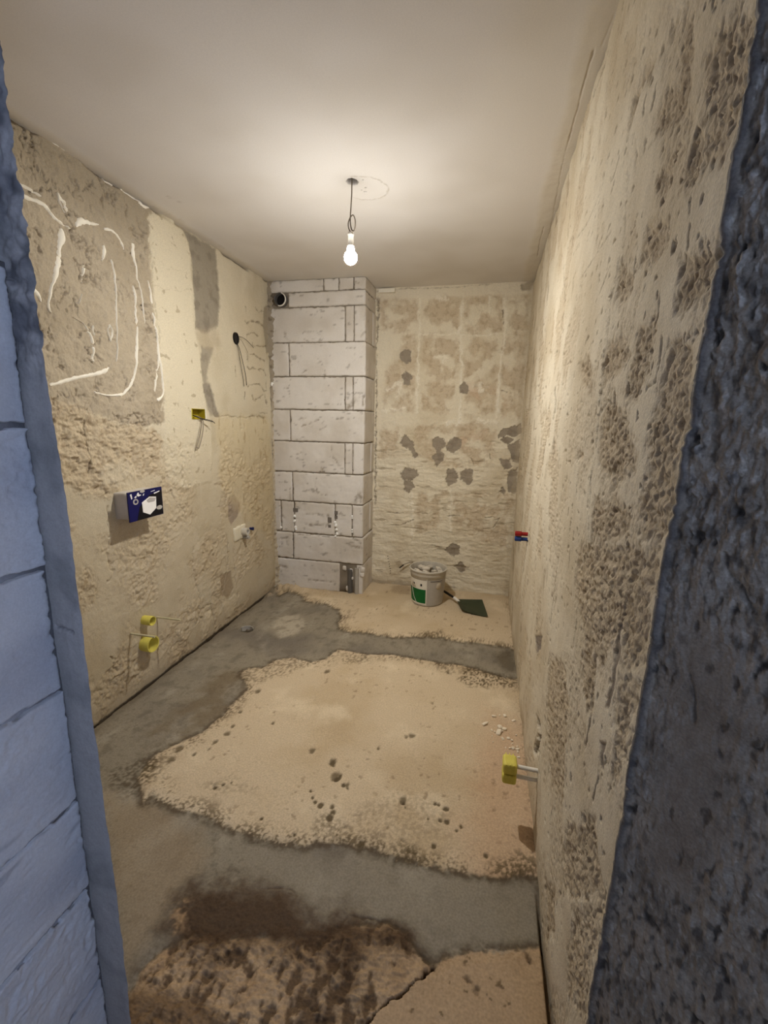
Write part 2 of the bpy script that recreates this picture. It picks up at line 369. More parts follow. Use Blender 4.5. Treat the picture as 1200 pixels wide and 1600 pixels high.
    for x, y, r in [(1.555,2.096,5),(1.489,1.822,12),(1.356,1.703,5),(1.564,1.694,4),(1.605,2.414,8),(1.187,1.570,14),(1.222,1.500,16),(1.283,1.468,8),(1.516,1.453,12),(0.976,3.556,6),(0.983,3.168,8),(1.578,3.046,5),(1.463,1.808,9)] + [(0.621,1.954,14),(0.649,1.617,11),(0.629,1.552,9),(0.499,1.476,14),(0.508,1.411,14),(1.074,1.616,11),(1.186,1.578,12),(0.820,1.741,7),(0.645,1.670,7),(0.623,1.774,8),(0.381,1.328,18),(0.919,2.234,14),(0.585,1.464,8),(0.629,1.510,6)]:
        a = r * 0.0016
        dm = 1 - sm(0.4 * a, a, np.hypot(F.u - x, (F.v - y) * 0.8) + 0.008 * w2)
        sc = lerp(sc, S(88, 74, 50), 0.8 * dm); hs -= 0.004 * dm
    # shallow steps and ridges on the back slab
    for pts in ([(0.586,3.260),(0.706,3.210),(0.847,3.129),(0.844,2.978),(0.802,2.914)], [(0.917,2.999),(1.030,3.104),(1.193,3.077)], [(0.753,3.077),(0.873,3.029)], [(0.804,2.819),(0.905,2.921)]):
        ln = F.line(pts, 0.012, 0.8, 0.01); hs += 0.004 * ln; sc = lerp(sc, S(150, 130, 100), 0.4 * ln)
    bk = F.poly([(0.975,3.679),(1.096,3.766),(1.174,3.687),(1.172,3.542),(1.035,3.526)], 0.02, 0.02, 10); sc = lerp(sc, S(146, 126, 98), 0.55 * bk)
    foot = F.line([(0.780,3.753),(0.915,3.740),(1.028,3.826),(1.153,3.809)], 0.02, 0.8, 0.02); sc = lerp(sc, S(122, 104, 78), 0.6 * foot)
    # broken front slab: left part crumbling and dark, right part beige
    fm = 1 - sm(-0.01, 0.01, sd_f)
    fleft = fm * (~right_front)
    sc = lerp(sc, S(172, 144, 110), 0.85 * fm)
    spk = sm(-0.15, 0.3, F.n(34, 4, 51, 1.0, 0.65) + 0.7 * F.n(6, 4, 52))
    sc = lerp(sc, S(82, 62, 42), 0.85 * fleft * spk); sc = lerp(sc, S(150, 122, 90), 0.5 * fleft * (1 - spk) * sm(-0.2, 0.4, F.n(12, 3, 54)))
    sc = lerp(sc, S(96, 78, 54), 0.8 * fm * right_front * sm(0.45, 0.6, F.n(30, 3, 53) + 0.2 * F.n(4, 2, 55)))
    bl = F.poly([(0.925,0.700),(1.020,0.732),(1.108,0.741),(1.197,0.730),(1.247,0.668),(1.010,0.609)], 0.02, 0.02, 9)
    sc = lerp(sc, S(112, 88, 62), 0.85 * bl * fm)
    hs += fleft * (0.006 * w2 - 0.006 * spk + 0.004 * fine)
    for pts in ([(1.304,0.901),(1.338,0.879),(1.372,0.869)], [(1.363,0.796),(1.423,0.786),(1.451,0.767)], [(1.786,0.939),(1.818,0.920)], [(1.943,1.044),(1.958,1.023)]):
        ln = F.line(pts, 0.014, 0.8, 0.012)
        sc = lerp(sc, S(66, 50, 34) if pts[0][0] > 1.4 or True else 0, 0.8 * ln * fm); hs -= 0.006 * ln
    col = col + (sc - col) * sm_slab[:, None]; h = h + (hs - h) * sm_h
    dirt = F.poly(DIRT, 0.06, 0.05, 7, m=0.25)
    dn = dirt * sm(-0.75, 0.0, F.n(12, 4, 61) + 0.3 - 0.35 * sm(0.0, -0.05, sd_f) * (F.n(28, 4, 63) + 0.2))
    col = lerp(col, S(74, 55, 37), 0.92 * dn); h += dirt * (0.006 + 0.005 * mid + 0.003 * fine)
    for pts in ([(0.925,0.927),(0.962,0.925),(0.993,0.865),(0.967,0.837),(0.933,0.872)], [(1.293,0.898),(1.356,0.893),(1.372,0.869),(1.326,0.867)]):
        m2 = F.poly(pts, 0.012, 0.02, 14) * sm(-0.3, 0.2, F.n(30, 3, 62)); col = lerp(col, S(170, 140, 104), 0.7 * m2)
    col = lerp(col, S(58, 46, 34), 0.9 * crack); h -= 0.018 * crack
    e1 = F.line([(1.374,0.908),(1.434,1.017),(1.545,1.024),(1.616,1.004),(1.675,0.955),(1.698,0.948)], 0.008, 0.7, 0.01); col = lerp(col, S(76, 60, 42), 0.7 * e1); h -= 0.004 * e1
    e2 = F.line([(1.153,1.022),(1.200,1.037),(1.239,1.043),(1.263,1.027),(1.232,1.029)], 0.005, 0.7); h -= 0.003 * e2; col = lerp(col, S(90, 74, 54), 0.6 * e2)
    # gap between the left wall and the channel filling, and right-hand joint
    gw = 0.022 + 0.012 * F.n(7, 4, 71) + 0.010 * F.n(2.3, 2, 72)
    gw = np.maximum(gw, 0.002); gap = (1 - sm(0.0, 1.0, (F.u - 0.6 * gw) / (0.4 * gw))) * sm(1.2, 1.5, F.v) * (1 - sm(3.1, 3.25, F.v))
    h -= 0.055 * gap; col = lerp(col, S(60, 48, 36), 0.8 * gap)
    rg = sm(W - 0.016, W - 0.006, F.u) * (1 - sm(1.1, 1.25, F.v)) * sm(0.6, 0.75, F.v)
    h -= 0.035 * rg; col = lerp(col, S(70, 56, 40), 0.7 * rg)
    # crumbs heaped at the foot of the chase
    hp = F.line([(0.027,3.188),(0.112,3.340),(0.169,3.394),(0.374,3.390),(0.637,3.315)], 0.05, 1.0, 0.02); h += hp * (0.018 + 0.012 * w2 + 0.006 * mid)
    hp2 = F.line([(0.06, 3.36), (0.16, 3.40)], 0.09, 1.0, 0.02); h += hp2 * (0.035 + 0.012 * w2)
    col = lerp(col, S(196, 176, 144), 0.7 * np.maximum(hp, hp2))
    # drain: half open pipe mouth
    dr = np.hypot(F.u - 0.180, F.v - 2.60)
    h -= 0.03 * (1 - sm(0.042, 0.050, dr)) * sm(-0.05, 0.05, F.v - 2.585)
    dk = (1 - sm(0.040, 0.046, dr)) * sm(-0.03, 0.02, F.v - 2.59); col = lerp(col, S(62, 52, 40), 0.85 * dk)
    h = np.where(F.v < 0.5, 0.012, h)
    co = np.column_stack([F.u, F.v, h]); q = grid_quads(*U.shape)
    cen = q[:, 0]
    reg = np.zeros(len(q), int)
    reg[sd_m[cen] < 0] = 1; reg[sd_b[cen] < 0] = 2; reg[(sd_f[cen] < 0) & right_front[cen]] = 3; reg[(sd_f[cen] < 0) & ~right_front[cen]] = 4
    for r in range(5):
        c2, q2, k2 = compact(co, q[reg == r], col)
        me = np_mesh('floor' if r == 0 else 'screed_slab', c2, q2, k2)
        if r == 0: fl = tag(link('floor', me, M_FLOOR), 'grey screed floor of the bathroom with dusty raised slabs', kind='structure')
        else:
            o = link('screed_slab', me, M_FLOOR, fl)
            o['label'] = {1: 'large dusty beige slab in the middle', 2: 'dusty beige slab at the back', 3: 'beige slab right of the crack', 4: 'crumbling dirty slab left of the crack'}[r]
    return fl, Surf(U, V, h)
FLOOR, SF = build_floor()
MB().lathe([(0.040, -0.03), (0.043, 0.004), (0.048, 0.005), (0.049, -0.03)], 20, (0.18, 2.60, 0), a0=0.15, a1=2.9).build('drain_mouth', M_GREYPL, FLOOR)

# ------------------------------------------------------------------ left wall
def streak(pts, surf, to3, parent, k=0.0010, name='adhesive_streak'):
    """flat ridge of adhesive squeezed onto the wall; third value of a point is its half width in mm"""
    P = spline([(p[0], p[1], p[2] * 0.001) for p in pts], 5); vs = []; fs = []
    n = len(P)
    for i, p in enumerate(P):
        a = P[max(i - 1, 0)]; b = P[min(i + 1, n - 1)]; t = b[:2] - a[:2]; t = t / (np.linalg.norm(t) + 1e-9); nn = np.array([-t[1], t[0]])
        w = max(p[2] * (0.92 + 0.14 * math.sin(i * 0.9 + p[0] * 90)), 0.0012) * (0.4 if i in (0, n - 1) else 1); hh = surf.at(p[0], p[1])
        for s_, z in ((-1, -0.002), (-0.6, 0.0035), (0, 0.0055), (0.6, 0.0035), (1, -0.002)):
            c = p[:2] + nn * w * s_; vs.append(to3(c[0], c[1], hh + z))
    for i in range(n - 1):
        for j in range(4): fs.append((i * 5 + j, i * 5 + j + 1, (i + 1) * 5 + j + 1, (i + 1) * 5 + j))
    fs.append((0, 1, 2, 3, 4)); fs.append(tuple((n - 1) * 5 + j for j in range(5)))
    return MB().add(vs, fs).build(name, M_STREAK, parent)

def build_left():
    us = np.concatenate([np.linspace(0.6, 1.32, 30)[:-1], inv_space(1.32, 3.46, 470)])
    vs = np.linspace(-0.06, H + 0.03, 640)
    U, V = np.meshgrid(us, vs); F = Field(U, V)
    big = F.n(1.3, 3, 101); w1 = F.n(7, 3, 102); w2 = F.n(28, 3, 103); fine = F.n(80, 3, 104); mid = F.n(13, 4, 105)
    grit = F.n(55, 3, 108); gz = sm(-0.25, 0.45, F.n(3.1, 3, 109))
    h = 0.006 * big + 0.0028 * w1 + gz * (0.0022 * F.n(21, 3, 110) + 0.0011 * grit) + 0.0006 * w2
    col = np.zeros((len(F.u), 3)) + S(202, 190, 163)
    col = lerp(col, S(184, 170, 141), sm(-0.2, 0.7, F.n(2.0, 4, 106)))
    col = lerp(col, S(214, 203, 178), 0.6 * sm(0.15, 0.6, F.n(4, 4, 107, 1.0, 0.5)))
    # rough grey-brown old render, upper left, spalled below
    A = F.poly([(0.5, 2.6)] + [(2.201,2.529),(2.161,2.446),(2.141,2.329),(2.166,2.225),(2.145,2.035),(2.152,1.871),(2.163,1.688),(2.166,1.550),(2.115,1.455)] + [(2.165,1.521),(2.154,1.426),(1.988,1.392),(1.875,1.414),(1.725,1.444),(1.493,1.458)] + [(0.5, 1.45)], 0.008, 0.020, 12, 9, 0.3)
    B = F.poly([(0.5, 1.75)] + [(1.540,1.522),(1.725,1.444),(1.875,1.414),(2.083,1.391),(2.142,1.319),(2.115,1.224),(2.054,1.133),(1.929,1.148),(1.867,1.232),(1.732,1.211),(1.692,1.185),(1.810,1.107),(1.739,1.064),(1.539,1.135)] + [(0.5, 1.2)], 0.02, 0.03, 9, 10, 0.3)
    # trowel gouges of the render
    g1 = 1 - np.abs(F.n(11, 4, 111, 1.0, 1.4)) * 2.2; g2 = 1 - np.abs(F.n(17, 3, 112, 1.3, 1.0)) * 2.4
    gouge = sm(0.80, 0.96, g1) * sm(0.0, 0.45, F.n(6, 3, 113)) + 0.8 * sm(0.78, 0.95, g2) * sm(0.05, 0.5, F.n(7, 3, 114))
    gouge = np.clip(gouge, 0, 1)
    col = lerp(col, S(172, 158, 134), 0.95 * A); col = lerp(col, S(156, 142, 118), 0.55 * A * sm(0.0, 0.6, F.n(3, 4, 115)))
    col = lerp(col, S(146, 133, 110), 0.7 * A * sm(2.18, 2.42, F.v + 0.06 * w1))
    h += A * (0.007 * mid + 0.003 * w2 + 0.0015 * fine) - A * 0.011 * gouge
    col = lerp(col, S(118, 104, 84), 0.55 * A * gouge)
    rough = np.abs(F.n(20, 4, 116)); spall = sm(0.2, 0.5, rough)
    col = lerp(col, S(186, 168, 138), 0.8 * B); col = lerp(col, S(146, 126, 98), 0.5 * B * spall)
    h += B * (0.013 * F.n(16, 4, 117) + 0.006 * F.n(45, 3, 118, 0.7, 1.3)); bp = B * sm(0.3, 0.6, F.n(30, 3, 119, 0.7, 1.2)); h -= 0.006 * bp; col = lerp(col, S(112, 94, 70), 0.6 * bp)
    # general patchy roughness of the lower wall
    lowr = sm(-0.15, 0.4, F.n(3.4, 4, 121) + 0.1) * (1 - sm(1.2, 1.4, F.v)) * (1 - B)
    h += lowr * (0.010 * F.n(15, 4, 122) + 0.005 * F.n(48, 3, 123)); lp = lowr * sm(0.35, 0.65, F.n(34, 3, 128)); h -= 0.005 * lp; col = lerp(col, S(180, 160, 128), 0.5 * lowr)
    col = lerp(col, S(140, 120, 92), 0.5 * lowr * sm(0.35, 0.6, F.n(22, 3, 124)))
    # smooth putty band and grey strip
    sb = F.poly([(2.167,2.449),(2.307,2.528),(2.429,2.481),(2.473,2.398),(2.474,2.193),(2.474,1.982),(2.506,1.837),(2.514,1.683),(2.546,1.511)] + [(2.579,1.442),(2.584,1.246),(2.554,1.048),(2.298,1.026),(2.137,1.111),(2.144,1.331),(2.165,1.521)] + [(2.166,1.550),(2.148,1.748),(2.139,1.987),(2.141,2.273)], 0.012, 0.01, 10, 11, 0.2)
    h += sb * (0.003 - 0.5 * 0.0022 * w1); col = lerp(col, S(208, 196, 168), 0.85 * sb)
    col = lerp(col, S(150, 134, 106), 0.6 * sb * sm(0.48, 0.6, F.n(20, 3, 125)))
    G1 = F.poly([(2.421,2.496),(2.504,2.491),(2.740,2.496),(2.750,2.381),(2.759,2.184),(2.724,2.039),(2.602,1.965),(2.485,1.977),(2.494,2.133),(2.489,2.340),(2.466,2.433)], 0.012, 0.012, 12, 12, 0.2)
    G2 = F.poly([(2.534,1.883),(2.658,1.888),(2.590,1.763),(2.577,1.675),(2.630,1.590),(2.672,1.464),(2.580,1.463),(2.530,1.598),(2.516,1.755)], 0.012, 0.012, 12, 12) + F.poly([(2.520,1.655),(2.605,1.662),(2.616,1.581),(2.678,1.465),(2.640,1.457),(2.566,1.552)], 0.012, 0.01, 12, 12)
    G = np.clip(G1 + 0.8 * G2, 0, 1)
    col = lerp(col, S(140, 130, 112), 0.9 * G); col = lerp(col, S(116, 106, 90), 0.5 * G * sm(0, 0.5, F.n(14, 4, 126))); h += G * (-0.004 + 0.0025 * F.n(24, 3, 127))
    col = lerp(col, S(166, 150, 122), 0.5 * F.poly([(2.471,1.948),(2.697,2.026),(2.740,1.916),(2.631,1.870),(2.510,1.879)], 0.03, 0.02, 9))
    # smooth patches with feathered edges
    for pts, a in (([(1.692,1.185),(1.732,1.211),(1.867,1.232),(1.921,1.205),(1.959,1.144),(1.992,1.093),(1.864,1.088),(1.810,1.107),(1.723,1.140)], 0.9), ([(2.113,1.053),(2.187,1.068),(2.287,0.920),(2.358,0.796),(2.300,0.641),(2.144,0.497),(2.043,0.426),(2.052,0.660),(2.107,0.839)], 0.6),
                   ([(1.707,0.810),(1.908,0.705),(2.057,0.554),(2.007,0.415),(1.850,0.479),(1.701,0.656)], 0.5), ([(2.192,0.395),(2.322,0.433),(2.350,0.273),(2.248,0.138),(2.122,0.112),(2.100,0.265)], 0.7),
                   ([(2.755,0.675),(2.917,0.671),(3.076,0.618),(3.091,0.342),(3.070,0.051),(2.784,0.163),(2.763,0.442)], 0.8), ([(2.865,2.059),(3.037,2.299),(3.312,2.302),(3.310,1.721),(3.109,1.495),(2.956,1.691),(2.846,1.840)], 0.7)):
        p = F.poly(pts, 0.02, 0.02, 9, 13, 0.15); h += a * p * 0.002; col = lerp(col, S(204, 190, 162), 0.7 * a * p)
    dk = F.poly([(2.746,0.899),(2.817,0.904),(2.900,0.841),(2.864,0.766),(2.757,0.699),(2.731,0.792)], 0.008, 0.01); col = lerp(col, S(138, 124, 112), 0.9 * dk); h -= 0.003 * dk
    dk = F.poly([(2.606,0.379),(2.729,0.370),(2.745,0.229),(2.670,0.182),(2.593,0.238)], 0.008, 0.01); col = lerp(col, S(142, 124, 100), 0.8 * dk); h -= 0.003 * dk
    rg = F.line([(2.575,1.016,0.012),(2.663,1.012,0.018),(2.722,0.934,0.014),(2.689,0.862,0.012),(2.610,0.861,0.01)], 0.01, 0.9, 0.01); col = lerp(col, S(150, 134, 112), 0.8 * rg); h -= 0.004 * rg
    for pts in ([(2.356,0.101),(2.399,0.175),(2.471,0.175),(2.457,0.102),(2.409,0.037),(2.353,0.017)], [(2.594,0.196),(2.654,0.156),(2.756,0.182),(2.813,0.143),(2.698,0.017),(2.636,0.053)]):
        p = F.poly(pts, 0.006, 0.008); col = lerp(col, S(212, 198, 168), 0.9 * p); h += 0.004 * p
    for pts, w, a, dep in (([(2.316,0.151),(2.368,0.219),(2.464,0.226),(2.494,0.149),(2.507,0.013)], 0.010, 0.6, 0.006), ([(2.697,0.656),(2.708,0.459),(2.659,0.377),(2.622,0.259)], 0.010, 0.6, 0.005), ([(2.777,0.604),(2.772,0.440),(2.778,0.269),(2.799,0.157)], 0.008, 0.5, 0.004),
                           ([(1.653,1.424),(1.655,1.385),(1.649,1.342),(1.655,1.298),(1.653,1.268),(1.651,1.199)], 0.006, 0.9, 0.008), ([(1.727,1.023),(1.715,0.874),(1.695,0.814),(1.719,0.695),(1.688,0.660)], 0.010, 0.4, 0.004),
                           ([(1.654,0.282),(1.701,0.219),(1.683,0.181),(1.663,0.241)], 0.010, 0.5, 0.005), ([(2.334,0.660),(2.311,0.538),(2.357,0.345),(2.372,0.264)], 0.007, 0.5, 0.004), ([(2.151,1.072),(2.178,0.992),(2.265,0.898),(2.276,0.814)], 0.007, 0.5, 0.004),
                           ([(2.608,1.622),(2.629,1.464),(2.808,1.459),(2.980,1.459),(3.105,1.464),(3.312,1.467)], 0.008, 0.6, 0.005), ([(2.949,1.454),(2.947,1.344)], 0.010, 0.7, 0.005), ([(3.106,0.557),(3.084,0.344),(3.108,0.093)], 0.006, 0.4, 0.003),
                           ([(3.441,1.731),(3.426,1.379),(3.430,0.921),(3.421,0.441),(3.431,0.116)], 0.010, 0.7, 0.010), ([(3.270,1.381),(3.264,1.031)], 0.008, 0.4, 0.004), ([(2.961,1.225),(2.955,1.064)], 0.008, 0.4, 0.004),
                           ([(2.159,2.379),(2.175,2.296),(2.204,2.249),(2.275,2.236),(2.418,2.273)], 0.003, 0.35, 0.002), ([(2.154,2.118),(2.302,2.132),(2.450,2.174)], 0.003, 0.3, 0.002), ([(2.180,2.343),(2.148,2.287),(2.146,2.047),(2.162,1.872),(2.153,1.712)], 0.005, 0.5, 0.004),
                           ([(1.733,2.418),(1.739,2.381)], 0.008, 0.6, 0.006), ([(1.860,2.487),(1.869,2.434),(1.857,2.362)], 0.008, 0.6, 0.006), ([(1.542,2.147),(1.554,2.135)], 0.009, 0.9, 0.008), ([(1.525,2.099),(1.537,2.078)], 0.009, 0.8, 0.008), ([(1.690,2.089),(1.710,2.072)], 0.007, 0.8, 0.006),
                           ([(1.555,2.446),(1.578,2.442)], 0.008, 0.7, 0.006), ([(2.020,2.343),(2.096,2.334),(2.135,2.315)], 0.008, 0.5, 0.005), ([(1.660,2.196),(1.723,2.169),(1.806,2.160),(1.895,2.140)], 0.004, 0.35, 0.003)):
        ln = F.line(pts, w, 0.8, 0.014); col = lerp(col, S(112, 95, 72), 0.7 * a * ln); h -= 1.3 * dep * ln
    # keying marks scratched beside the corner
    corner = F.poly([(3.349,2.294),(3.444,2.316),(3.416,2.132),(3.406,1.972),(3.365,1.959),(3.342,2.083),(3.334,2.186)], 0.01, 0.012); col = lerp(col, S(146, 134, 114), 0.8 * corner); h -= 0.003 * corner
    for pts, w in (([(3.056,2.135),(3.084,2.120),(3.130,2.151),(3.193,2.157),(3.251,2.166),(3.317,2.159),(3.346,2.144)], .012), ([(3.066,2.014),(3.078,2.042),(3.138,2.070),(3.194,2.073),(3.251,2.070)], .009), ([(3.153,1.996),(3.172,1.975),(3.238,1.992),(3.314,2.001),(3.373,2.012)], .011),
                   ([(3.085,1.910),(3.083,1.874)], .022), ([(3.126,1.917),(3.169,1.923),(3.247,1.907),(3.330,1.900)], .011), ([(3.074,1.820),(3.098,1.812),(3.168,1.820),(3.325,1.827)], .013), ([(3.067,1.683),(3.096,1.697),(3.233,1.711),(3.263,1.702),(3.307,1.669),(3.351,1.671)], .009),
                   ([(3.123,1.625),(3.137,1.587),(3.211,1.605),(3.285,1.630)], .012), ([(3.316,1.626),(3.356,1.576)], .020), ([(3.071,1.462),(3.187,1.476),(3.300,1.456)], .020), ([(3.207,2.254),(3.256,2.238),(3.339,2.264)], .010), ([(3.076,2.230),(3.080,2.189)], .010),
                   ([(3.333,1.824),(3.345,1.767),(3.342,1.672)], .006), ([(3.017,1.643),(3.020,1.588)], .008), ([(2.899,1.648),(2.897,1.628)], .008), ([(2.950,1.450),(2.947,1.341)], .010), ([(2.903,1.803),(2.913,1.740)], .010), ([(3.204,1.291),(3.281,1.281)], .014), ([(3.267,1.198),(3.285,1.151)], .014), ([(3.348,1.575),(3.351,1.496),(3.218,1.494)], .006)):
        ln = F.line(pts, w, 0.9, 0.010); col = lerp(col, S(122, 108, 86), 0.8 * ln); h -= 0.006 * ln
    yl = F.poly([(2.628,1.457),(3.386,1.468),(3.404,0.830),(3.361,0.456),(2.920,0.704),(2.662,1.004)], 0.04, 0.04, 6, 15, 0.2); col = lerp(col, S(206, 188, 148), 0.5 * yl)
    h += yl * (0.003 * F.n(22, 4, 131, 1, 0.35)); col = lerp(col, S(150, 124, 84), 0.55 * yl * sm(0.3, 0.55, F.n(16, 4, 132, 1.6, 0.5)))
    # ragged joint under the ceiling
    top = sm(H - 0.022, H - 0.004, F.v + 0.010 * F.n(9, 3, 141)) * sm(0.1, 0.5, F.n(3.2, 3, 142) + 0.35)
    h -= 0.022 * top; col = lerp(col, S(100, 86, 68), 0.8 * top)
    br = F.poly([(2.269,2.513),(2.319,2.544),(2.380,2.528),(2.334,2.510)], 0.006, 0.008); h -= 0.02 * br; col = lerp(col, S(70, 58, 44), 0.8 * br)
    # browner and darker towards the foot of the wall
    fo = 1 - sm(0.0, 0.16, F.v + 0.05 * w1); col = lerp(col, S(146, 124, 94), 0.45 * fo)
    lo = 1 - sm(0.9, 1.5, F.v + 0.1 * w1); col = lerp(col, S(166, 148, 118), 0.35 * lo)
    dg = 1 - sm(-0.006, 0.006, F.v - 0.004 * F.n(9, 3, 143) - 0.005 * F.n(3, 2, 144)); col = lerp(col, S(58, 46, 34), 0.9 * dg)  # shade of the narrow gap at the wall foot, painted into the colour
    # recess of the yellow box
    co = np.column_stack([h, F.u, F.v]); q = grid_quads(*U.shape)
    cen = (F.u[q].mean(1), F.v[q].mean(1))
    keep = ~((cen[0] > 2.395) & (cen[0] < 2.520) & (cen[1] > 1.443) & (cen[1] < 1.502))
    co, q, col = compact(co, q[keep], col)
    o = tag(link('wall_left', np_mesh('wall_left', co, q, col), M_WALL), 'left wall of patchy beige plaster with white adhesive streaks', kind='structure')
    return o, Surf(U, V, h)
WALL_L, SL = build_left()
to_left = lambda u, v, h: (h, u, v)
for pts in ([(1.469,2.245,8),(1.528,2.249,9),(1.580,2.250,10),(1.611,2.225,8),(1.652,2.215,7),(1.695,2.212,6)], [(1.470,2.283,6),(1.523,2.283,7),(1.567,2.276,6)], [(1.641,2.322,7),(1.653,2.305,9),(1.671,2.298,8),(1.673,2.281,9),(1.685,2.266,4)], [(1.643,2.320,6),(1.646,2.291,5),(1.666,2.258,3)],
            [(1.713,2.225,8),(1.740,2.257,15),(1.771,2.266,12),(1.802,2.272,8),(1.832,2.280,5)], [(1.646,2.193,13),(1.641,2.158,17),(1.629,2.109,12),(1.614,2.060,15),(1.594,2.004,14),(1.570,1.958,7),(1.553,1.909,8),(1.542,1.866,7),(1.550,1.849,4)], [(1.474,1.933,10),(1.484,1.925,12),(1.500,1.917,12),(1.512,1.898,9),(1.513,1.883,4)],
            [(1.732,2.083,8),(1.730,2.059,8),(1.721,2.009,4)], [(1.708,1.962,4),(1.687,1.916,4)], [(1.847,2.202,9),(1.852,2.178,11),(1.833,2.132,4)], [(1.884,2.156,5),(1.893,2.118,6),(1.896,2.047,6),(1.890,1.931,5),(1.875,1.821,4),(1.858,1.702,5)], [(1.862,2.274,8),(1.900,2.282,7),(1.933,2.276,6),(1.958,2.253,7),(1.971,2.226,4)],
            [(2.026,2.275,10),(2.030,2.246,12),(2.036,2.195,8),(2.045,2.099,5),(2.062,2.015,4),(2.067,1.915,4)], [(2.005,2.077,6),(2.014,2.014,7),(2.011,1.936,6),(2.007,1.845,8),(1.994,1.751,9),(1.970,1.668,8),(1.939,1.607,8),(1.896,1.564,6),(1.861,1.543,4)], [(1.648,1.857,3),(1.692,1.842,3),(1.719,1.818,6),(1.730,1.785,8),(1.735,1.735,8),(1.724,1.681,6)],
            [(1.753,1.845,4),(1.742,1.799,5)], [(1.842,1.866,5),(1.829,1.829,4),(1.838,1.788,4)], [(1.844,1.863,4),(1.852,1.833,5),(1.838,1.791,4)], [(1.506,1.566,8),(1.544,1.577,8),(1.590,1.593,10),(1.662,1.615,9),(1.726,1.631,10),(1.780,1.650,12),(1.816,1.671,8)], [(1.716,1.555,8),(1.754,1.546,6),(1.807,1.544,6),(1.865,1.551,8),(1.883,1.558,5)],
            [(2.113,2.130,5),(2.126,2.053,7),(2.137,1.939,6),(2.146,1.857,6),(2.147,1.773,8),(2.131,1.685,7),(2.098,1.581,5)], [(2.150,1.797,4),(2.161,1.676,7),(2.161,1.575,5),(2.114,1.535,12)], [(1.492,2.507,12),(1.520,2.510,14),(1.551,2.512,5)], [(1.634,2.504,10),(1.669,2.502,9),(1.734,2.505,8),(1.784,2.505,5)], [(1.886,2.484,8),(1.931,2.479,9)], [(1.995,2.493,10),(2.069,2.498,9),(2.113,2.475,8),(2.166,2.486,8)]):
    streak(pts, SL, to_left, WALL_L)

# ------------------------------------------------------------------ right wall
def edge_y(z):      # torn near end of the plaster, beside the opening
    return 0.716 - 0.0325 * z

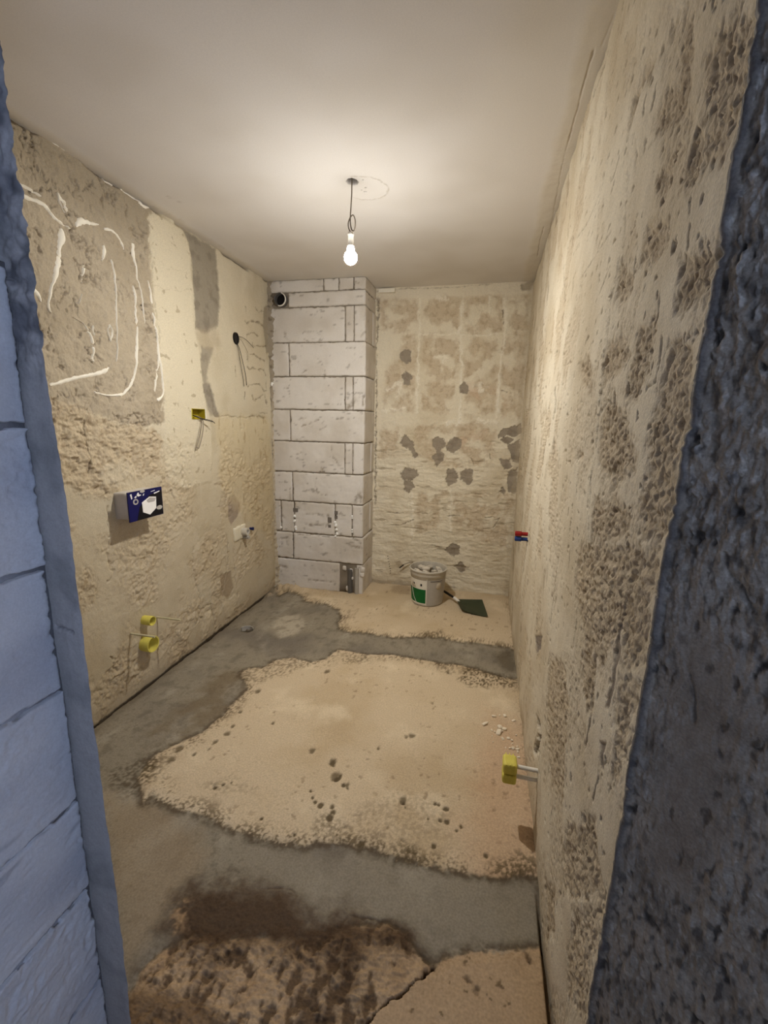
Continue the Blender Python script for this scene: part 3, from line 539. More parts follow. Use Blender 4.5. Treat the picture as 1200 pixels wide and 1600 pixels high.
def build_right():
    n, m = 330, 820
    vs = np.linspace(-0.06, H + 0.03, m); tt = np.linspace(0, 1, n)
    f1 = Field(np.zeros(m), vs)
    e = edge_y(vs) + 0.004 * f1.n(9, 3, 201) + 0.0025 * f1.n(40, 3, 202)
    U = np.zeros((m, n)); V = np.repeat(vs[:, None], n, 1)
    for i in range(m): U[i] = 1.0 / (1 / e[i] + (1 / 3.78 - 1 / e[i]) * tt)
    F = Field(U, V)
    big = F.n(1.4, 3, 203); w1 = F.n(6, 3, 204); mid = F.n(15, 4, 205); w2 = F.n(34, 3, 206); fine = F.n(90, 2, 207)
    h = 0.006 * big + 0.003 * w1 + 0.0012 * mid + 0.0006 * w2
    col = np.zeros((len(F.u), 3)) + S(208, 196, 172)
    col = lerp(col, S(192, 177, 150), sm(-0.3, 0.6, F.n(2.4, 4, 208)))
    # patches where the old rough render shows between smears of putty
    R = np.zeros(len(F.u)); Dk = np.zeros(len(F.u))
    for pts, d in (([(0.975,2.126),(0.939,2.090),(0.962,2.075),(1.002,2.103),(0.984,2.110)], 0.8), ([(0.911,2.072),(0.871,2.050),(0.832,1.977),(0.839,1.948),(0.838,1.902),(0.867,1.901),(0.945,1.949),(0.996,1.989),(0.949,1.999),(0.897,1.980),(0.903,2.025)], 0.3), ([(1.087,2.145),(1.043,2.107),(1.061,2.094),(1.131,2.098),(1.153,2.082),(1.190,2.097),(1.153,2.136)], 0.5),
                   ([(0.759,1.865),(0.753,1.852),(0.761,1.827),(0.762,1.778),(0.796,1.806),(0.790,1.831),(0.768,1.848)], 0.4), ([(0.865,1.870),(0.853,1.855),(0.870,1.835),(0.900,1.815),(0.945,1.864),(0.915,1.871)], 0.25), ([(0.927,1.798),(0.849,1.780),(0.838,1.733),(0.902,1.714),(0.981,1.757),(0.962,1.795)], 0.15),
                   ([(0.749,1.688),(0.696,1.677),(0.675,1.657),(0.690,1.645),(0.732,1.642),(0.776,1.654),(0.768,1.676)], 0.6), ([(0.784,1.690),(0.669,1.659),(0.675,1.636),(0.695,1.607),(0.730,1.610),(0.775,1.631),(0.779,1.659)], 0.55), ([(0.929,1.625),(0.842,1.612),(0.839,1.575),(0.856,1.519),(0.894,1.494),(0.960,1.520),(0.954,1.560),(0.934,1.589)], 0.25),
                   ([(0.781,1.574),(0.709,1.563),(0.664,1.540),(0.670,1.509),(0.668,1.452),(0.676,1.403),(0.677,1.340),(0.671,1.293),(0.785,1.262),(0.793,1.324),(0.786,1.393),(0.795,1.456),(0.789,1.519)], 0.2), ([(1.125,1.788),(0.999,1.739),(1.020,1.710),(1.062,1.693),(1.133,1.728)], 0.35), ([(1.153,1.642),(1.038,1.640),(0.963,1.580),(1.018,1.567),(1.150,1.532),(1.162,1.591)], 0.3),
                   ([(1.132,1.496),(1.073,1.506),(0.961,1.469),(0.878,1.434),(0.835,1.380),(0.941,1.341),(1.094,1.350),(1.150,1.417)], 0.25), ([(1.032,1.356),(0.992,1.379),(0.940,1.380),(0.933,1.353),(0.977,1.333)], 0.8), ([(1.487,1.631),(1.348,1.630),(1.283,1.588),(1.264,1.533),(1.395,1.561),(1.487,1.605)], 0.5), ([(1.122,1.296),(1.002,1.294),(0.905,1.318),(0.845,1.309),(0.830,1.250),(1.108,1.176)], 0.25),
                   ([(1.388,1.383),(1.297,1.383),(1.308,1.358),(1.387,1.357)], 0.7), ([(0.750,1.951),(0.659,1.901),(0.655,1.827),(0.666,1.806),(0.687,1.769),(0.740,1.785),(0.751,1.842),(0.788,1.947)], 0.15), ([(1.239,1.140),(0.689,1.288),(0.685,1.204),(0.693,1.104),(0.769,1.055),(0.806,1.113),(0.886,0.972),(1.018,0.951),(1.208,0.993)], 0.2), ([(0.823,1.177),(0.786,1.190),(0.764,1.139),(0.817,1.112)], 0.7),
                   ([(1.051,0.934),(0.951,0.969),(0.913,0.861),(0.969,0.822),(1.070,0.844)], 0.4), ([(0.783,1.011),(0.692,1.060),(0.698,1.011),(0.702,0.905),(0.738,0.809),(0.765,0.812),(0.759,0.932),(0.778,0.973)], 0.3), ([(1.479,0.680),(1.234,0.791),(1.124,0.713),(1.073,0.490),(1.249,0.370),(1.439,0.493)], 0.2), ([(0.992,0.487),(0.815,0.686),(0.764,0.657),(0.716,0.627),(0.854,0.442),(0.955,0.326),(1.022,0.377)], 0.35), ([(1.170,0.095),(1.066,0.215),(0.993,0.169),(1.069,0.033)], 0.6), ([(0.880,0.397),(0.709,0.613),(0.712,0.487),(0.715,0.351),(0.833,0.183)], 0.2)):
        p = F.poly(pts, 0.018, 0.022, 13, 211, 0.12); R = np.maximum(R, p); Dk = np.maximum(Dk, d * p)
    auto = sm(0.02, 0.22, F.n(4.2, 4, 212, 1.0, 0.75) + 0.1 * mid) * 0.85
    far = sm(1.35, 1.8, F.u)
    R = np.maximum(R, auto * far * 0.9)
    R = np.maximum(R, auto * 0.5)
    pit = sm(0.12, 0.5, F.n(30, 4, 213)); pit2 = sm(0.25, 0.55, F.n(64, 3, 214))
    col = lerp(col, S(182, 164, 136), 0.8 * R)
    col = lerp(col, S(136, 116, 90), R * np.clip(0.5 * pit + 0.4 * pit2, 0, 1) * (0.6 + 0.45 * Dk))
    col = lerp(col, S(120, 102, 76), 0.62 * Dk * sm(-0.3, 0.4, F.n(20, 3, 215) + 0.3 * Dk))
    h += R * (-0.003 + 0.0048 * F.n(28, 4, 216) + 0.0045 * F.n(66, 3, 219) + 0.0024 * fine) - 0.006 * R * pit2 - 0.006 * Dk
    spk = sm(0.40, 0.6, F.n(34, 4, 217)); h -= 0.006 * spk * (1 - 0.5 * R); col = lerp(col, S(122, 104, 80), 0.6 * spk)
    # narrow slits, scraped grey strips, deep holes
    slit = sm(0.45, 0.6, F.n(9, 3, 218, 1.4, 0.45)) * sm(1.5, 2.0, F.u); col = lerp(col, S(140, 124, 102), 0.7 * slit); h -= 0.004 * slit
    for pts in ([(0.832,1.097),(0.815,1.106),(0.810,1.083),(0.794,1.055),(0.803,1.028),(0.799,0.993),(0.816,0.932),(0.837,0.922),(0.825,0.965),(0.819,1.008),(0.829,1.043)], [(0.845,0.842),(0.806,0.873),(0.809,0.858),(0.820,0.837),(0.806,0.814),(0.822,0.806),(0.832,0.831)], [(1.888,0.554),(1.662,0.666),(1.698,0.593),(1.812,0.515)]):
        p = F.poly(pts, 0.004, 0.004); col = lerp(col, S(132, 120, 106), 0.95 * p); h += p * (-0.004 - 0.0) 
    for pts, w, dep, a in (([(0.962,0.891,0.006),(0.952,0.857,0.01),(0.928,0.837,0.01),(0.934,0.795,0.006),(0.941,0.753,0.008)], .008, .012, .8), ([(1.611,0.333,0.02),(1.505,0.364,0.034),(1.524,0.311,0.04),(1.586,0.225,0.034)], .02, .04, 1.0), ([(2.483,0.887,0.02),(2.524,0.803,0.03),(2.540,0.735,0.02)], .03, .02, .8),
                           ([(1.519,1.027),(1.520,0.901),(1.514,0.780)], .006, .005, .5), ([(1.333,1.104),(1.327,1.043)], .006, .005, .5), ([(2.265,0.698),(2.096,0.681)], .006, .004, .5), ([(1.533,2.456),(1.606,2.462),(1.657,2.454),(1.773,2.461)], .005, .008, .8), ([(1.447,2.351),(1.462,2.344)], .006, .006, .7),
                           ([(1.258,2.063),(1.287,2.044),(1.329,2.044)], .006, .006, .6), ([(1.414,2.090),(1.452,2.067),(1.614,2.063),(1.806,2.087)], .004, .005, .5), ([(1.254,1.904),(1.353,1.907),(1.612,1.910)], .003, .004, .6), ([(1.221,1.818),(1.375,1.767)], .004, .004, .5),
                           ([(0.756,1.859),(0.758,1.842),(0.774,1.834),(0.800,1.825),(0.799,1.811),(0.768,1.780)], .004, .006, .6), ([(0.769,1.766),(0.758,1.727),(0.752,1.696)], .004, .004, .4), ([(0.845,1.661),(0.840,1.627),(0.859,1.612)], .004, .005, .5), ([(0.810,1.592),(0.805,1.559),(0.806,1.523),(0.837,1.518)], .005, .005, .45), ([(2.088,2.087),(1.962,1.925),(2.005,1.778),(2.008,1.708)], .010, .006, .6), ([(1.980,1.592),(1.907,1.524),(1.951,1.476)], .020, .006, .6),
                           ([(1.153,1.485),(1.089,1.506),(1.045,1.493)], .004, .006, .6), ([(0.974,1.470),(0.922,1.459)], .004, .006, .6), ([(0.829,0.779),(0.837,0.715)], .005, .006, .6)):
        ln = F.line(pts, w, 0.8, 0.004); h -= dep * ln; col = lerp(col, S(92, 78, 58), a * ln)
    for pts in ([(1.120,1.808),(1.136,1.773),(1.176,1.739),(1.160,1.662),(1.176,1.585),(1.167,1.531),(1.169,1.425),(1.173,1.337),(1.126,1.171)], [(1.147,1.817),(1.156,1.772),(1.188,1.715),(1.170,1.609),(1.168,1.468),(1.162,1.374),(1.176,1.292),(1.163,1.161)], [(1.158,2.269),(1.150,2.196),(1.188,2.092),(1.152,1.966),(1.114,1.747)], [(1.174,1.158),(1.175,1.006),(1.165,0.874)]):
        ln = F.line(pts, 0.0045, 0.9, 0.003); h += 0.004 * ln; col = lerp(col, S(208, 196, 170), 0.6 * ln)
    # joint with the ceiling: fillet of filler with a crack
    cr = sm(H - 0.012, H - 0.002, F.v + 0.012 * F.n(5, 3, 221)) * sm(1.4, 1.6, F.u) * sm(-0.1, 0.2, F.n(3, 2, 222) + 0.15); h -= 0.02 * cr; col = lerp(col, S(92, 78, 62), 0.7 * cr)
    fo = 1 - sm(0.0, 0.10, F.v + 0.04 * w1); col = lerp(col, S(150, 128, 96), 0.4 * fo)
    nearb = 1 - sm(0.0, 0.03, F.u - np.repeat(e[:, None], n, 1).ravel()); col = lerp(col, S(186, 170, 142), 0.3 * nearb)
    co = np.column_stack([W - h, F.u, F.v]); q = grid_quads(m, n, True)
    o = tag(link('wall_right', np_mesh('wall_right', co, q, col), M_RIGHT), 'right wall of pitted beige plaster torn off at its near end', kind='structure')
    return o, Surf(U, V, h), e, vs
WALL_R, SR, EDGE, EDGE_V = build_right()

# ------------------------------------------------------------------ back wall
def build_back():
    us = np.linspace(CW - 0.06, W + 0.04, 330); vs = np.linspace(-0.06, H + 0.03, 620)
    U, V = np.meshgrid(us, vs); F = Field(U, V)
    big = F.n(1.6, 3, 301); w1 = F.n(7, 3, 302); mid = F.n(14, 4, 303); w2 = F.n(32, 3, 304)
    h = 0.005 * big + 0.004 * w1 + 0.003 * mid + 0.0022 * w2 + 0.001 * F.n(70, 2, 319)
    col = np.zeros((len(F.u), 3)) + S(222, 211, 186)
    col = lerp(col, S(206, 192, 164), sm(-0.2, 0.6, F.n(3, 4, 305)))
    # tan fields of old tile bed between pale joints
    T = np.zeros(len(F.u))
    for pts in ([(0.809,2.424),(0.975,2.434),(1.134,2.428),(1.147,2.177),(1.020,2.146),(0.852,2.184)], [(1.165,2.419),(1.463,2.424),(1.469,2.154),(1.346,2.148),(1.176,2.143)], [(1.489,2.407),(1.774,2.428),(1.811,2.146),(1.522,2.144)], [(1.826,2.355),(1.971,2.413),(1.992,2.159),(1.842,2.178)], [(1.002,2.146),(1.134,2.152),(1.134,1.779),(1.134,1.528),(0.865,1.542),(0.896,1.886),(1.007,1.973)],
                [(1.171,2.126),(1.294,2.124),(1.453,2.121),(1.491,1.917),(1.473,1.745),(1.412,1.532),(1.190,1.547),(1.168,1.885)], [(1.527,2.052),(1.627,2.117),(1.766,2.082),(1.797,1.882),(1.786,1.539),(1.559,1.499),(1.519,1.883)], [(1.796,2.130),(1.977,2.143),(1.990,1.780),(1.997,1.490),(1.841,1.504)], [(1.138,1.418),(1.418,1.424),(1.703,1.466),(1.796,1.398),(1.797,1.127),(1.471,1.095),(1.166,1.157)],
                [(1.158,0.849),(1.445,0.885),(1.462,0.535),(1.190,0.514)], [(1.483,0.868),(1.974,0.896),(1.955,0.437),(1.520,0.519)], [(0.849,1.411),(1.004,1.415),(1.012,1.151),(0.834,1.144)]):
        T = np.maximum(T, F.poly(pts, 0.02, 0.035, 9, 311, 0.12))
    Tn = T * sm(-0.25, 0.25, F.n(8, 4, 312) + 0.1)
    col = lerp(col, S(196, 178, 150), 0.8 * Tn); col = lerp(col, S(164, 143, 114), 0.45 * Tn * sm(0.0, 0.5, F.n(26, 3, 313))); h += -0.002 * Tn + Tn * 0.004 * F.n(30, 3, 314)
    col = lerp(col, S(196, 160, 130), 0.35 * T * sm(0.1, 0.5, F.n(5, 3, 315)) * F.poly([(1.535,1.917),(1.814,1.882),(1.864,1.185),(1.616,1.138),(1.430,1.168)], 0.06, 0.05, 6))
    for pts, w in (([(1.147,2.428),(1.152,2.143),(1.155,1.885),(1.149,1.528)], .010), ([(1.486,2.415),(1.477,2.170),(1.503,1.917),(1.512,1.534),(1.491,1.426)], .010), ([(1.800,2.419),(1.827,2.162),(1.803,1.915),(1.806,1.504)], .012), ([(1.149,2.140),(1.452,2.141),(1.643,2.130),(1.829,2.138)], .006), ([(1.684,2.408),(1.698,2.279)], .008), ([(1.139,0.848),(1.154,0.409)], .010), ([(1.467,0.886),(1.486,0.517)], .010), ([(1.659,1.466),(1.792,1.460)], .022), ([(1.416,1.451),(1.525,1.463)], .018), ([(0.900,1.707),(1.022,1.779),(0.978,1.671)], .020), ([(1.283,1.953),(1.372,1.978),(1.365,1.935)], .018), ([(1.657,1.780),(1.661,1.711)], .025), ([(0.865,1.542),(1.038,1.563)], .014), ([(1.289,2.414),(1.369,2.403)], .016)):
        ln = F.line([(p[0], p[1], w * 1.7) for p in pts], w, 0.8, 0.018, 12); h += 0.003 * ln; col = lerp(col, S(232, 223, 202), 0.9 * ln)
    # bare grey spots where the bed broke away
    for pts in ([(0.988,1.991),(1.033,2.034),(1.089,2.016),(1.083,1.938),(1.046,1.908),(0.998,1.947)], [(1.021,1.832),(1.048,1.864),(1.101,1.823),(1.089,1.749),(1.038,1.761)], [(1.491,1.745),(1.525,1.776),(1.571,1.745),(1.557,1.688),(1.500,1.689)], [(1.018,1.275),(1.054,1.355),(1.113,1.306),(1.145,1.232),(1.181,1.167),(1.138,1.147),(1.117,1.212),(1.048,1.248)], [(1.293,1.311),(1.339,1.340),(1.405,1.315),(1.399,1.250),(1.363,1.221),(1.402,1.185),(1.394,1.144),(1.340,1.093),(1.300,1.163),(1.335,1.201),(1.305,1.256)],
                [(1.411,1.260),(1.467,1.347),(1.537,1.319),(1.536,1.264),(1.475,1.206),(1.418,1.223)], [(1.025,1.017),(1.073,1.068),(1.180,1.053),(1.195,1.016),(1.135,0.965),(1.047,0.960)], [(1.062,0.961),(1.125,0.964),(1.156,0.898),(1.109,0.856),(1.065,0.873)], [(1.417,0.979),(1.435,1.074),(1.482,1.076),(1.521,1.031),(1.497,0.955),(1.439,0.927)], [(1.539,1.042),(1.574,1.080),(1.629,1.074),(1.652,0.991),(1.610,0.938),(1.551,0.986)],
                [(1.816,1.363),(1.865,1.417),(1.991,1.455),(2.014,1.386),(1.956,1.352),(1.886,1.359),(1.826,1.341)], [(1.850,1.328),(1.895,1.356),(1.944,1.331),(1.909,1.290)], [(1.906,1.276),(1.992,1.341),(2.010,1.154),(1.955,1.148),(1.932,1.214)], [(1.853,1.166),(1.926,1.178),(1.952,1.116),(1.890,1.076)], [(1.916,1.078),(1.990,1.103),(2.005,0.903),(1.929,0.899)], [(1.849,0.895),(1.890,0.947),(1.922,0.921),(1.903,0.888)], [(1.438,0.362),(1.505,0.442),(1.569,0.404),(1.568,0.343),(1.522,0.305)], [(1.532,0.228),(1.581,0.278),(1.635,0.238),(1.606,0.180),(1.556,0.210)]):
        p = F.poly(pts, 0.004, 0.016, 18, 316); col = lerp(col, S(150, 138, 120), 0.95 * p); col = lerp(col, S(124, 112, 96), 0.5 * p * sm(0, 0.5, mid)); h -= 0.006 * p
        rim = F.poly(pts, 0.02, 0.016, 18, 316) * (1 - p); h += 0.0015 * rim
    # lower half: scooped trowel ridges
    low = 1 - sm(1.15, 1.45, F.v + 0.1 * w1)
    rid = F.n(12, 3, 317, 0.45, 1.3); h += low * 0.008 * rid
    gr = sm(0.42, 0.55, F.n(13, 3, 318, 0.35, 1.5)) * low; h -= 0.004 * gr; col = lerp(col, S(156, 140, 114), 0.5 * gr)
    for pts in ([(0.958,0.557),(1.049,0.564),(1.098,0.587),(1.157,0.616)], [(0.925,0.666),(1.066,0.669)], [(1.455,0.672),(1.550,0.683)], [(1.764,0.678),(1.845,0.690)], [(1.313,0.402),(1.411,0.390)], [(1.838,0.661),(1.882,0.683),(1.834,0.593)], [(1.826,1.712),(1.870,1.695)], [(1.764,1.217),(1.776,1.172)], [(1.614,1.175),(1.645,1.121)], [(1.791,2.308),(1.803,2.211)]):
        ln = F.line(pts, 0.008, 0.8, 0.006); h -= 0.005 * ln; col = lerp(col, S(112, 96, 76), 0.7 * ln)
    for k in range(8):
        x, y = [(0.936,0.266),(0.941,0.245),(0.948,0.220),(0.953,0.195),(0.955,0.170),(0.960,0.150),(0.963,0.129),(0.965,0.110)][k]
        dm = 1 - sm(0.003, 0.006, np.hypot(F.u - x, F.v - y)); col = lerp(col, S(40, 34, 28), dm)
    p = F.poly([(0.998,0.208),(1.048,0.234),(1.091,0.186),(1.050,0.161)], 0.01, 0.01); col = lerp(col, S(164, 146, 118), 0.7 * p)
    # top joint, corner hole, foot
    tp = sm(H - 0.10, H - 0.07, F.v + 0.015 * w1); col = lerp(col, S(224, 214, 192), 0.7 * tp); h += 0.003 * tp
    tc = F.line([(0.790,2.478),(1.010,2.489),(1.399,2.483),(1.703,2.494)], 0.006, 0.8, 0.006); h -= 0.006 * tc; col = lerp(col, S(130, 116, 94), 0.5 * tc)
    ch = F.poly([(1.909,2.478),(1.979,2.509),(2.013,2.492),(1.993,2.443),(1.920,2.443)], 0.008, 0.01); h -= 0.008 * ch; col = lerp(col, S(140, 124, 100), 0.6 * ch)
    rc = sm(W - 0.05, W - 0.02, F.u + 0.01 * w1) ; col = lerp(col, S(178, 162, 134), 0.4 * rc)
    lc = F.line([(0.800,2.407,0.03),(0.807,2.348,0.02),(0.798,2.028,0.008),(0.808,1.670,0.012),(0.804,1.485,0.012),(0.809,0.988,0.018),(0.810,0.729,0.012)], 0.02, 0.9, 0.012); h -= 0.008 * lc; col = lerp(col, S(118, 106, 90), 0.8 * lc)
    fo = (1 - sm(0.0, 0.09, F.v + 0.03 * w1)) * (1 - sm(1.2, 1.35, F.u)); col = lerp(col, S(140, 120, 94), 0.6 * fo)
    co = np.column_stack([F.u, D - h, F.v]); q = grid_quads(*U.shape)
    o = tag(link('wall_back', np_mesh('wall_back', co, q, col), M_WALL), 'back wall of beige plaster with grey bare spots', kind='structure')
    MB().box((CW + 0.02, D - 0.03, H - 0.040), (CW + 0.15, D + 0.01, H - 0.012)).build('plaster_ledge', M_STREAK, o)
    return o, Surf(U, V, h)
WALL_B, SB = build_back()

# ------------------------------------------------------------------ ceiling
def build_ceiling():
    us = np.unique(np.concatenate([np.linspace(-0.04, 1.0, 60), np.linspace(1.0, 1.27, 130), np.linspace(1.27, 1.85, 40), np.linspace(1.85, W + 0.03, 70)]))
    vs = np.unique(np.concatenate([np.linspace(0.55, 2.05, 110), np.linspace(2.05, 2.34, 130), np.linspace(2.34, 3.8, 90)]))
    U, V = np.meshgrid(us, vs); F = Field(U, V)
    h = 0.002 * F.n(1.5, 2, 401)
    col = np.zeros((len(F.u), 3)) + S(221, 215, 206); col = lerp(col, S(213, 206, 195), sm(-0.3, 0.6, F.n(1.8, 3, 402)))
    ring = F.line([(1.082,2.097),(1.127,2.105),(1.172,2.123),(1.203,2.153),(1.222,2.197),(1.225,2.236),(1.206,2.276),(1.165,2.310),(1.125,2.319),(1.077,2.306),(1.042,2.279)], 0.0075, 0.9, 0.004); h += 0.002 * ring; col = lerp(col, S(186, 176, 160), 0.7 * ring)
    hole = F.poly([(1.053,2.136),(1.068,2.117),(1.085,2.114),(1.101,2.131),(1.104,2.153),(1.094,2.170),(1.070,2.174),(1.055,2.159)], 0.002, 0.0, m=0.05); h -= 0.03 * hole; col = lerp(col, S(60, 44, 38), 0.9 * hole)
    for x, y, r in [(1.130,2.138,5),(1.124,2.206,7),(1.100,2.224,5),(1.109,2.240,6),(1.116,2.242,5),(1.051,2.222,4)]:
        dm = 1 - sm(0.5, 1.0, np.hypot(F.u - x, F.v - y) / (r * 0.0009)); col = lerp(col, S(120, 106, 92), 0.8 * dm); h -= 0.004 * dm
    for pts, w, a, dep in (([(1.967,1.590),(1.965,1.687),(1.967,1.863),(1.967,2.006)], .004, .5, .003), ([(1.967,2.006),(1.972,2.237),(1.993,2.597),(2.014,3.112),(2.019,3.750)], .003, .3, .002), ([(1.992,1.476),(1.984,1.576)], .004, .25, .002), ([(0.012,2.184),(0.061,2.421),(0.049,2.717),(0.017,3.210)], .008, .25, -.002), ([(0.150,2.097),(0.177,2.187)], .005, .3, .002), ([(1.975,3.213),(1.965,3.003),(1.965,2.781)], .004, .4, .003)):
        ln = F.line(pts, w, 0.8, 0.005); h -= dep * ln; col = lerp(col, S(140, 124, 102), a * ln)
    band = sm(W - 0.10, W - 0.06, F.u + 0.015 * F.n(5, 3, 403)); h += 0.002 * band + band * 0.002 * F.n(14, 3, 404); col = lerp(col, S(206, 194, 170), 0.5 * band)
    lb = 1 - sm(0.03, 0.07, F.u + 0.02 * F.n(4, 3, 405)); h += 0.003 * lb; col = lerp(col, S(208, 196, 172), 0.5 * lb)
    co = np.column_stack([F.u, F.v, H - h]); q = grid_quads(*U.shape, True)
    return tag(link('ceiling', np_mesh('ceiling', co, q, col), M_CEIL), 'smooth off-white ceiling with an old rosette outline', kind='structure')
CEIL = build_ceiling()

# ------------------------------------------------------------------ block chase in the back left corner
def chase_col(seed):
    def f(co):
        c = np.zeros((len(co), 3)) + S(214, 207, 196)
        c = lerp(c, S(200, 191, 177), sm(-0.2, 0.5, fbm3(co, 5, 3, seed)))
        c = lerp(c, S(138, 128, 114), 0.62 * sm(0.42, 0.55, fbm3(co * np.array([0.7, 1, 1.9]), 26, 4, 900 + seed)))
        return c
    return f
CH = tag(root('wall_chase'), 'pale block pipe chase standing in the back left corner', kind='structure')
JZ = [0.0, 0.267, 0.503, 0.775, 1.024, 1.277, 1.531, 1.788, 2.044, 2.303, 2.411, 2.502]      # bed joints
def cx(*zx): return [t[0] for t in zx]
ROWS = {0: [(-0.007,0.054),(0.591,0.155)], 1: [(-0.008,0.371),(0.167,0.386),(0.825,0.443)], 2: [(-0.010,0.622),(0.060,0.627),(0.182,0.636),(0.548,0.661),(0.695,0.671),(0.822,0.680)], 3: [(-0.002,0.885),(0.172,0.895),(0.818,0.930)], 4: [(0.002,1.141),(0.631,1.166),(0.696,1.168),(0.815,1.173)],
        5: [(-0.000,1.390),(0.162,1.394),(0.812,1.409)], 6: [(0.002,1.649),(0.631,1.654),(0.695,1.655),(0.766,1.655),(0.808,1.656)], 7: [(0.003,1.918),(0.162,1.917),(0.804,1.911)], 8: [(0.005,2.187),(0.629,2.171),(0.699,2.169),(0.801,2.167)], 9: [(0.167,2.363),(0.798,2.340)], 10: [(-0.004,2.463),(0.455,2.444),(0.577,2.439),(0.695,2.434),(0.797,2.430)]}
GOUGES = [(t[0], t[1]) for t in []]
def chase_dents(co):
    d = np.zeros_like(co); front = co[:, 1] < DC + 0.012
    F = Field(co[:, 0], co[:, 2]); k = np.zeros(len(co))
    for pts, w in CH_MARKS: k = np.maximum(k, F.line([(p[0], p[1], w * 0.95) for p in pts], w, 0.9, 0.010))
    d[:, 1] = np.where(front, 0.007 * k, 0); return d
CH_MARKS = [([(0.129,2.120),(0.137,2.087),(0.173,2.062)], .014), ([(0.283,2.116),(0.391,2.127),(0.435,2.089)], .008), ([(0.292,2.068),(0.327,2.047)], .010), ([(0.460,1.833),(0.459,1.735)], .008), ([(0.416,1.901),(0.460,1.890)], .008), ([(0.269,1.809),(0.306,1.834)], .010), ([(0.628,2.000),(0.706,1.991)], .008), ([(0.099,1.701),(0.146,1.698)], .008), ([(0.144,1.625),(0.173,1.625)], .008), ([(0.235,1.456),(0.301,1.462)], .012), ([(0.356,1.433),(0.412,1.459)], .008), ([(0.558,1.467),(0.666,1.459)], .010), ([(0.420,1.374),(0.467,1.401)], .010), ([(0.253,1.396),(0.356,1.433)], .010), ([(0.022,1.364),(0.060,1.321)], .012), ([(0.230,1.182),(0.258,1.183)], .010), ([(0.512,1.248),(0.530,1.162),(0.576,1.102)], .010), ([(0.502,1.161),(0.549,1.145)], .010), ([(0.408,1.033),(0.437,1.061),(0.455,1.035)], .014), ([(0.369,0.942),(0.397,0.853),(0.483,0.840)], .006), ([(0.279,0.661),(0.386,0.678),(0.444,0.663)], .010), ([(0.278,0.586),(0.346,0.576),(0.443,0.589)], .016), ([(0.482,0.666),(0.501,0.621),(0.472,0.582)], .020), ([(0.197,0.485),(0.365,0.498),(0.500,0.490)], .010), ([(0.709,0.489),(0.775,0.457)], .020), ([(0.691,0.422),(0.785,0.420)], .018), ([(0.413,0.407),(0.442,0.419)], .010), ([(0.014,0.432),(0.116,0.450)], .016), ([(0.055,0.416),(0.064,0.378)], .014), ([(0.105,0.420),(0.115,0.382)], .014), ([(0.707,0.781),(0.752,0.873),(0.771,0.821)], .030), ([(0.146,0.884),(0.150,0.783)], .012), ([(0.063,0.722),(0.067,0.646),(0.100,0.620)], .014), ([(0.771,1.574),(0.787,1.655)], .014), ([(0.647,1.572),(0.718,1.606),(0.639,1.531)], .020), ([(0.765,2.083),(0.790,2.113)], .018), ([(0.100,0.184),(0.018,0.196)], .016), ([(0.300,0.086),(0.538,0.091)], .010), ([(0.710,2.463),(0.752,2.446)], .012)]
def chase_colf(seed):
    base = chase_col(seed)
    def f(co):
        c = base(co); F = Field(co[:, 0], co[:, 2]); k = np.zeros(len(co))
        for pts, w in CH_MARKS: k = np.maximum(k, F.line([(p[0], p[1], w * 0.95) for p in pts], w, 0.9, 0.010))
        k = np.where(co[:, 1] < DC + 0.02, k, 0)
        return lerp(c, S(140, 127, 108), 0.85 * k)
    return f
def put(name, data, material, parent):
    co, q, c = data; return link(name, np_mesh(name, co, q, c), material, parent)
for r, xs in ROWS.items():
    z0, z1 = JZ[r], JZ[r + 1]; xs = cx(*xs)
    for i in range(len(xs) - 1):
        x0 = xs[i] + (0.0025 if i else -0.01 if r != 9 else 0.0); x1 = xs[i + 1] - 0.0025
        last = xs[i + 1] > 0.7
        if last: x1 = CW - 0.004 + 0.006 * random.uniform(-1, 1)
        y1 = D + 0.02 if last else DC + 0.1
        if r in (2, 4, 6, 8) and last: y1 = D - 0.10
        nx = max(4, int((x1 - x0) / 0.011)); nz = max(5, int((z1 - z0) / 0.011)); ny = max(4, int((y1 - DC) / 0.016)) if last else 4
        yo = random.uniform(0, 0.004)
        put('block', rounded_box((x0, DC + yo, z0 + 0.0022), (x1, y1, z1 - 0.0022), (nx, ny, nz), 0.006, 0.010, 34, r * 7 + i, chase_colf(r * 7 + i), chase_dents), M_BLOCK, CH)
        if r in (2, 4, 6, 8) and last:
            put('block', rounded_box((CW - 0.12, D - 0.095, z0 + 0.0022), (CW - 0.004, D + 0.02, z1 - 0.0022), (6, 8, nz), 0.006, 0.009, 28, r * 7 + i + 70, chase_colf(r)), M_BLOCK, CH)
# bottom right: broken block, corner stub kept, open cavity with pipes
put('block', rounded_box((0.735, DC + 0.006, 0.0), (CW - 0.004, D + 0.02, 0.264), (6, 20, 24), 0.006, 0.012, 22, 333, chase_colf(5)), M_BLOCK, CH)
put('mortar_core', (lambda d: d)(rounded_box((-0.02, DC + 0.011, 0.0), (CW - 0.018, D + 0.02, H), (12, 4, 40), 0.004, 0.003, 20, 5, lambda co: lerp(np.zeros((len(co), 3)) + S(140, 130, 114), S(112, 102, 88), sm(-0.3, 0.4, fbm3(co, 14, 3, 77)))))
    , M_BLOCK, CH)
cav = [t[0] for t in [(0.600,0.156),(0.635,0.160),(0.693,0.165),(0.734,0.170),(0.769,0.173)]]
MB().tube([(cav[2] - 0.012, DC + 0.008, 0.012), (cav[2] - 0.015, DC + 0.008, 0.22)], 0.021, 12).build('buried_pipe', M_PIPE, CH)
MB().tube([(cav[3] + 0.006, DC + 0.006, -0.01), (cav[3] + 0.006, DC + 0.006, 0.235)], 0.019, 12).build('buried_pipe', M_GREYPL, CH)
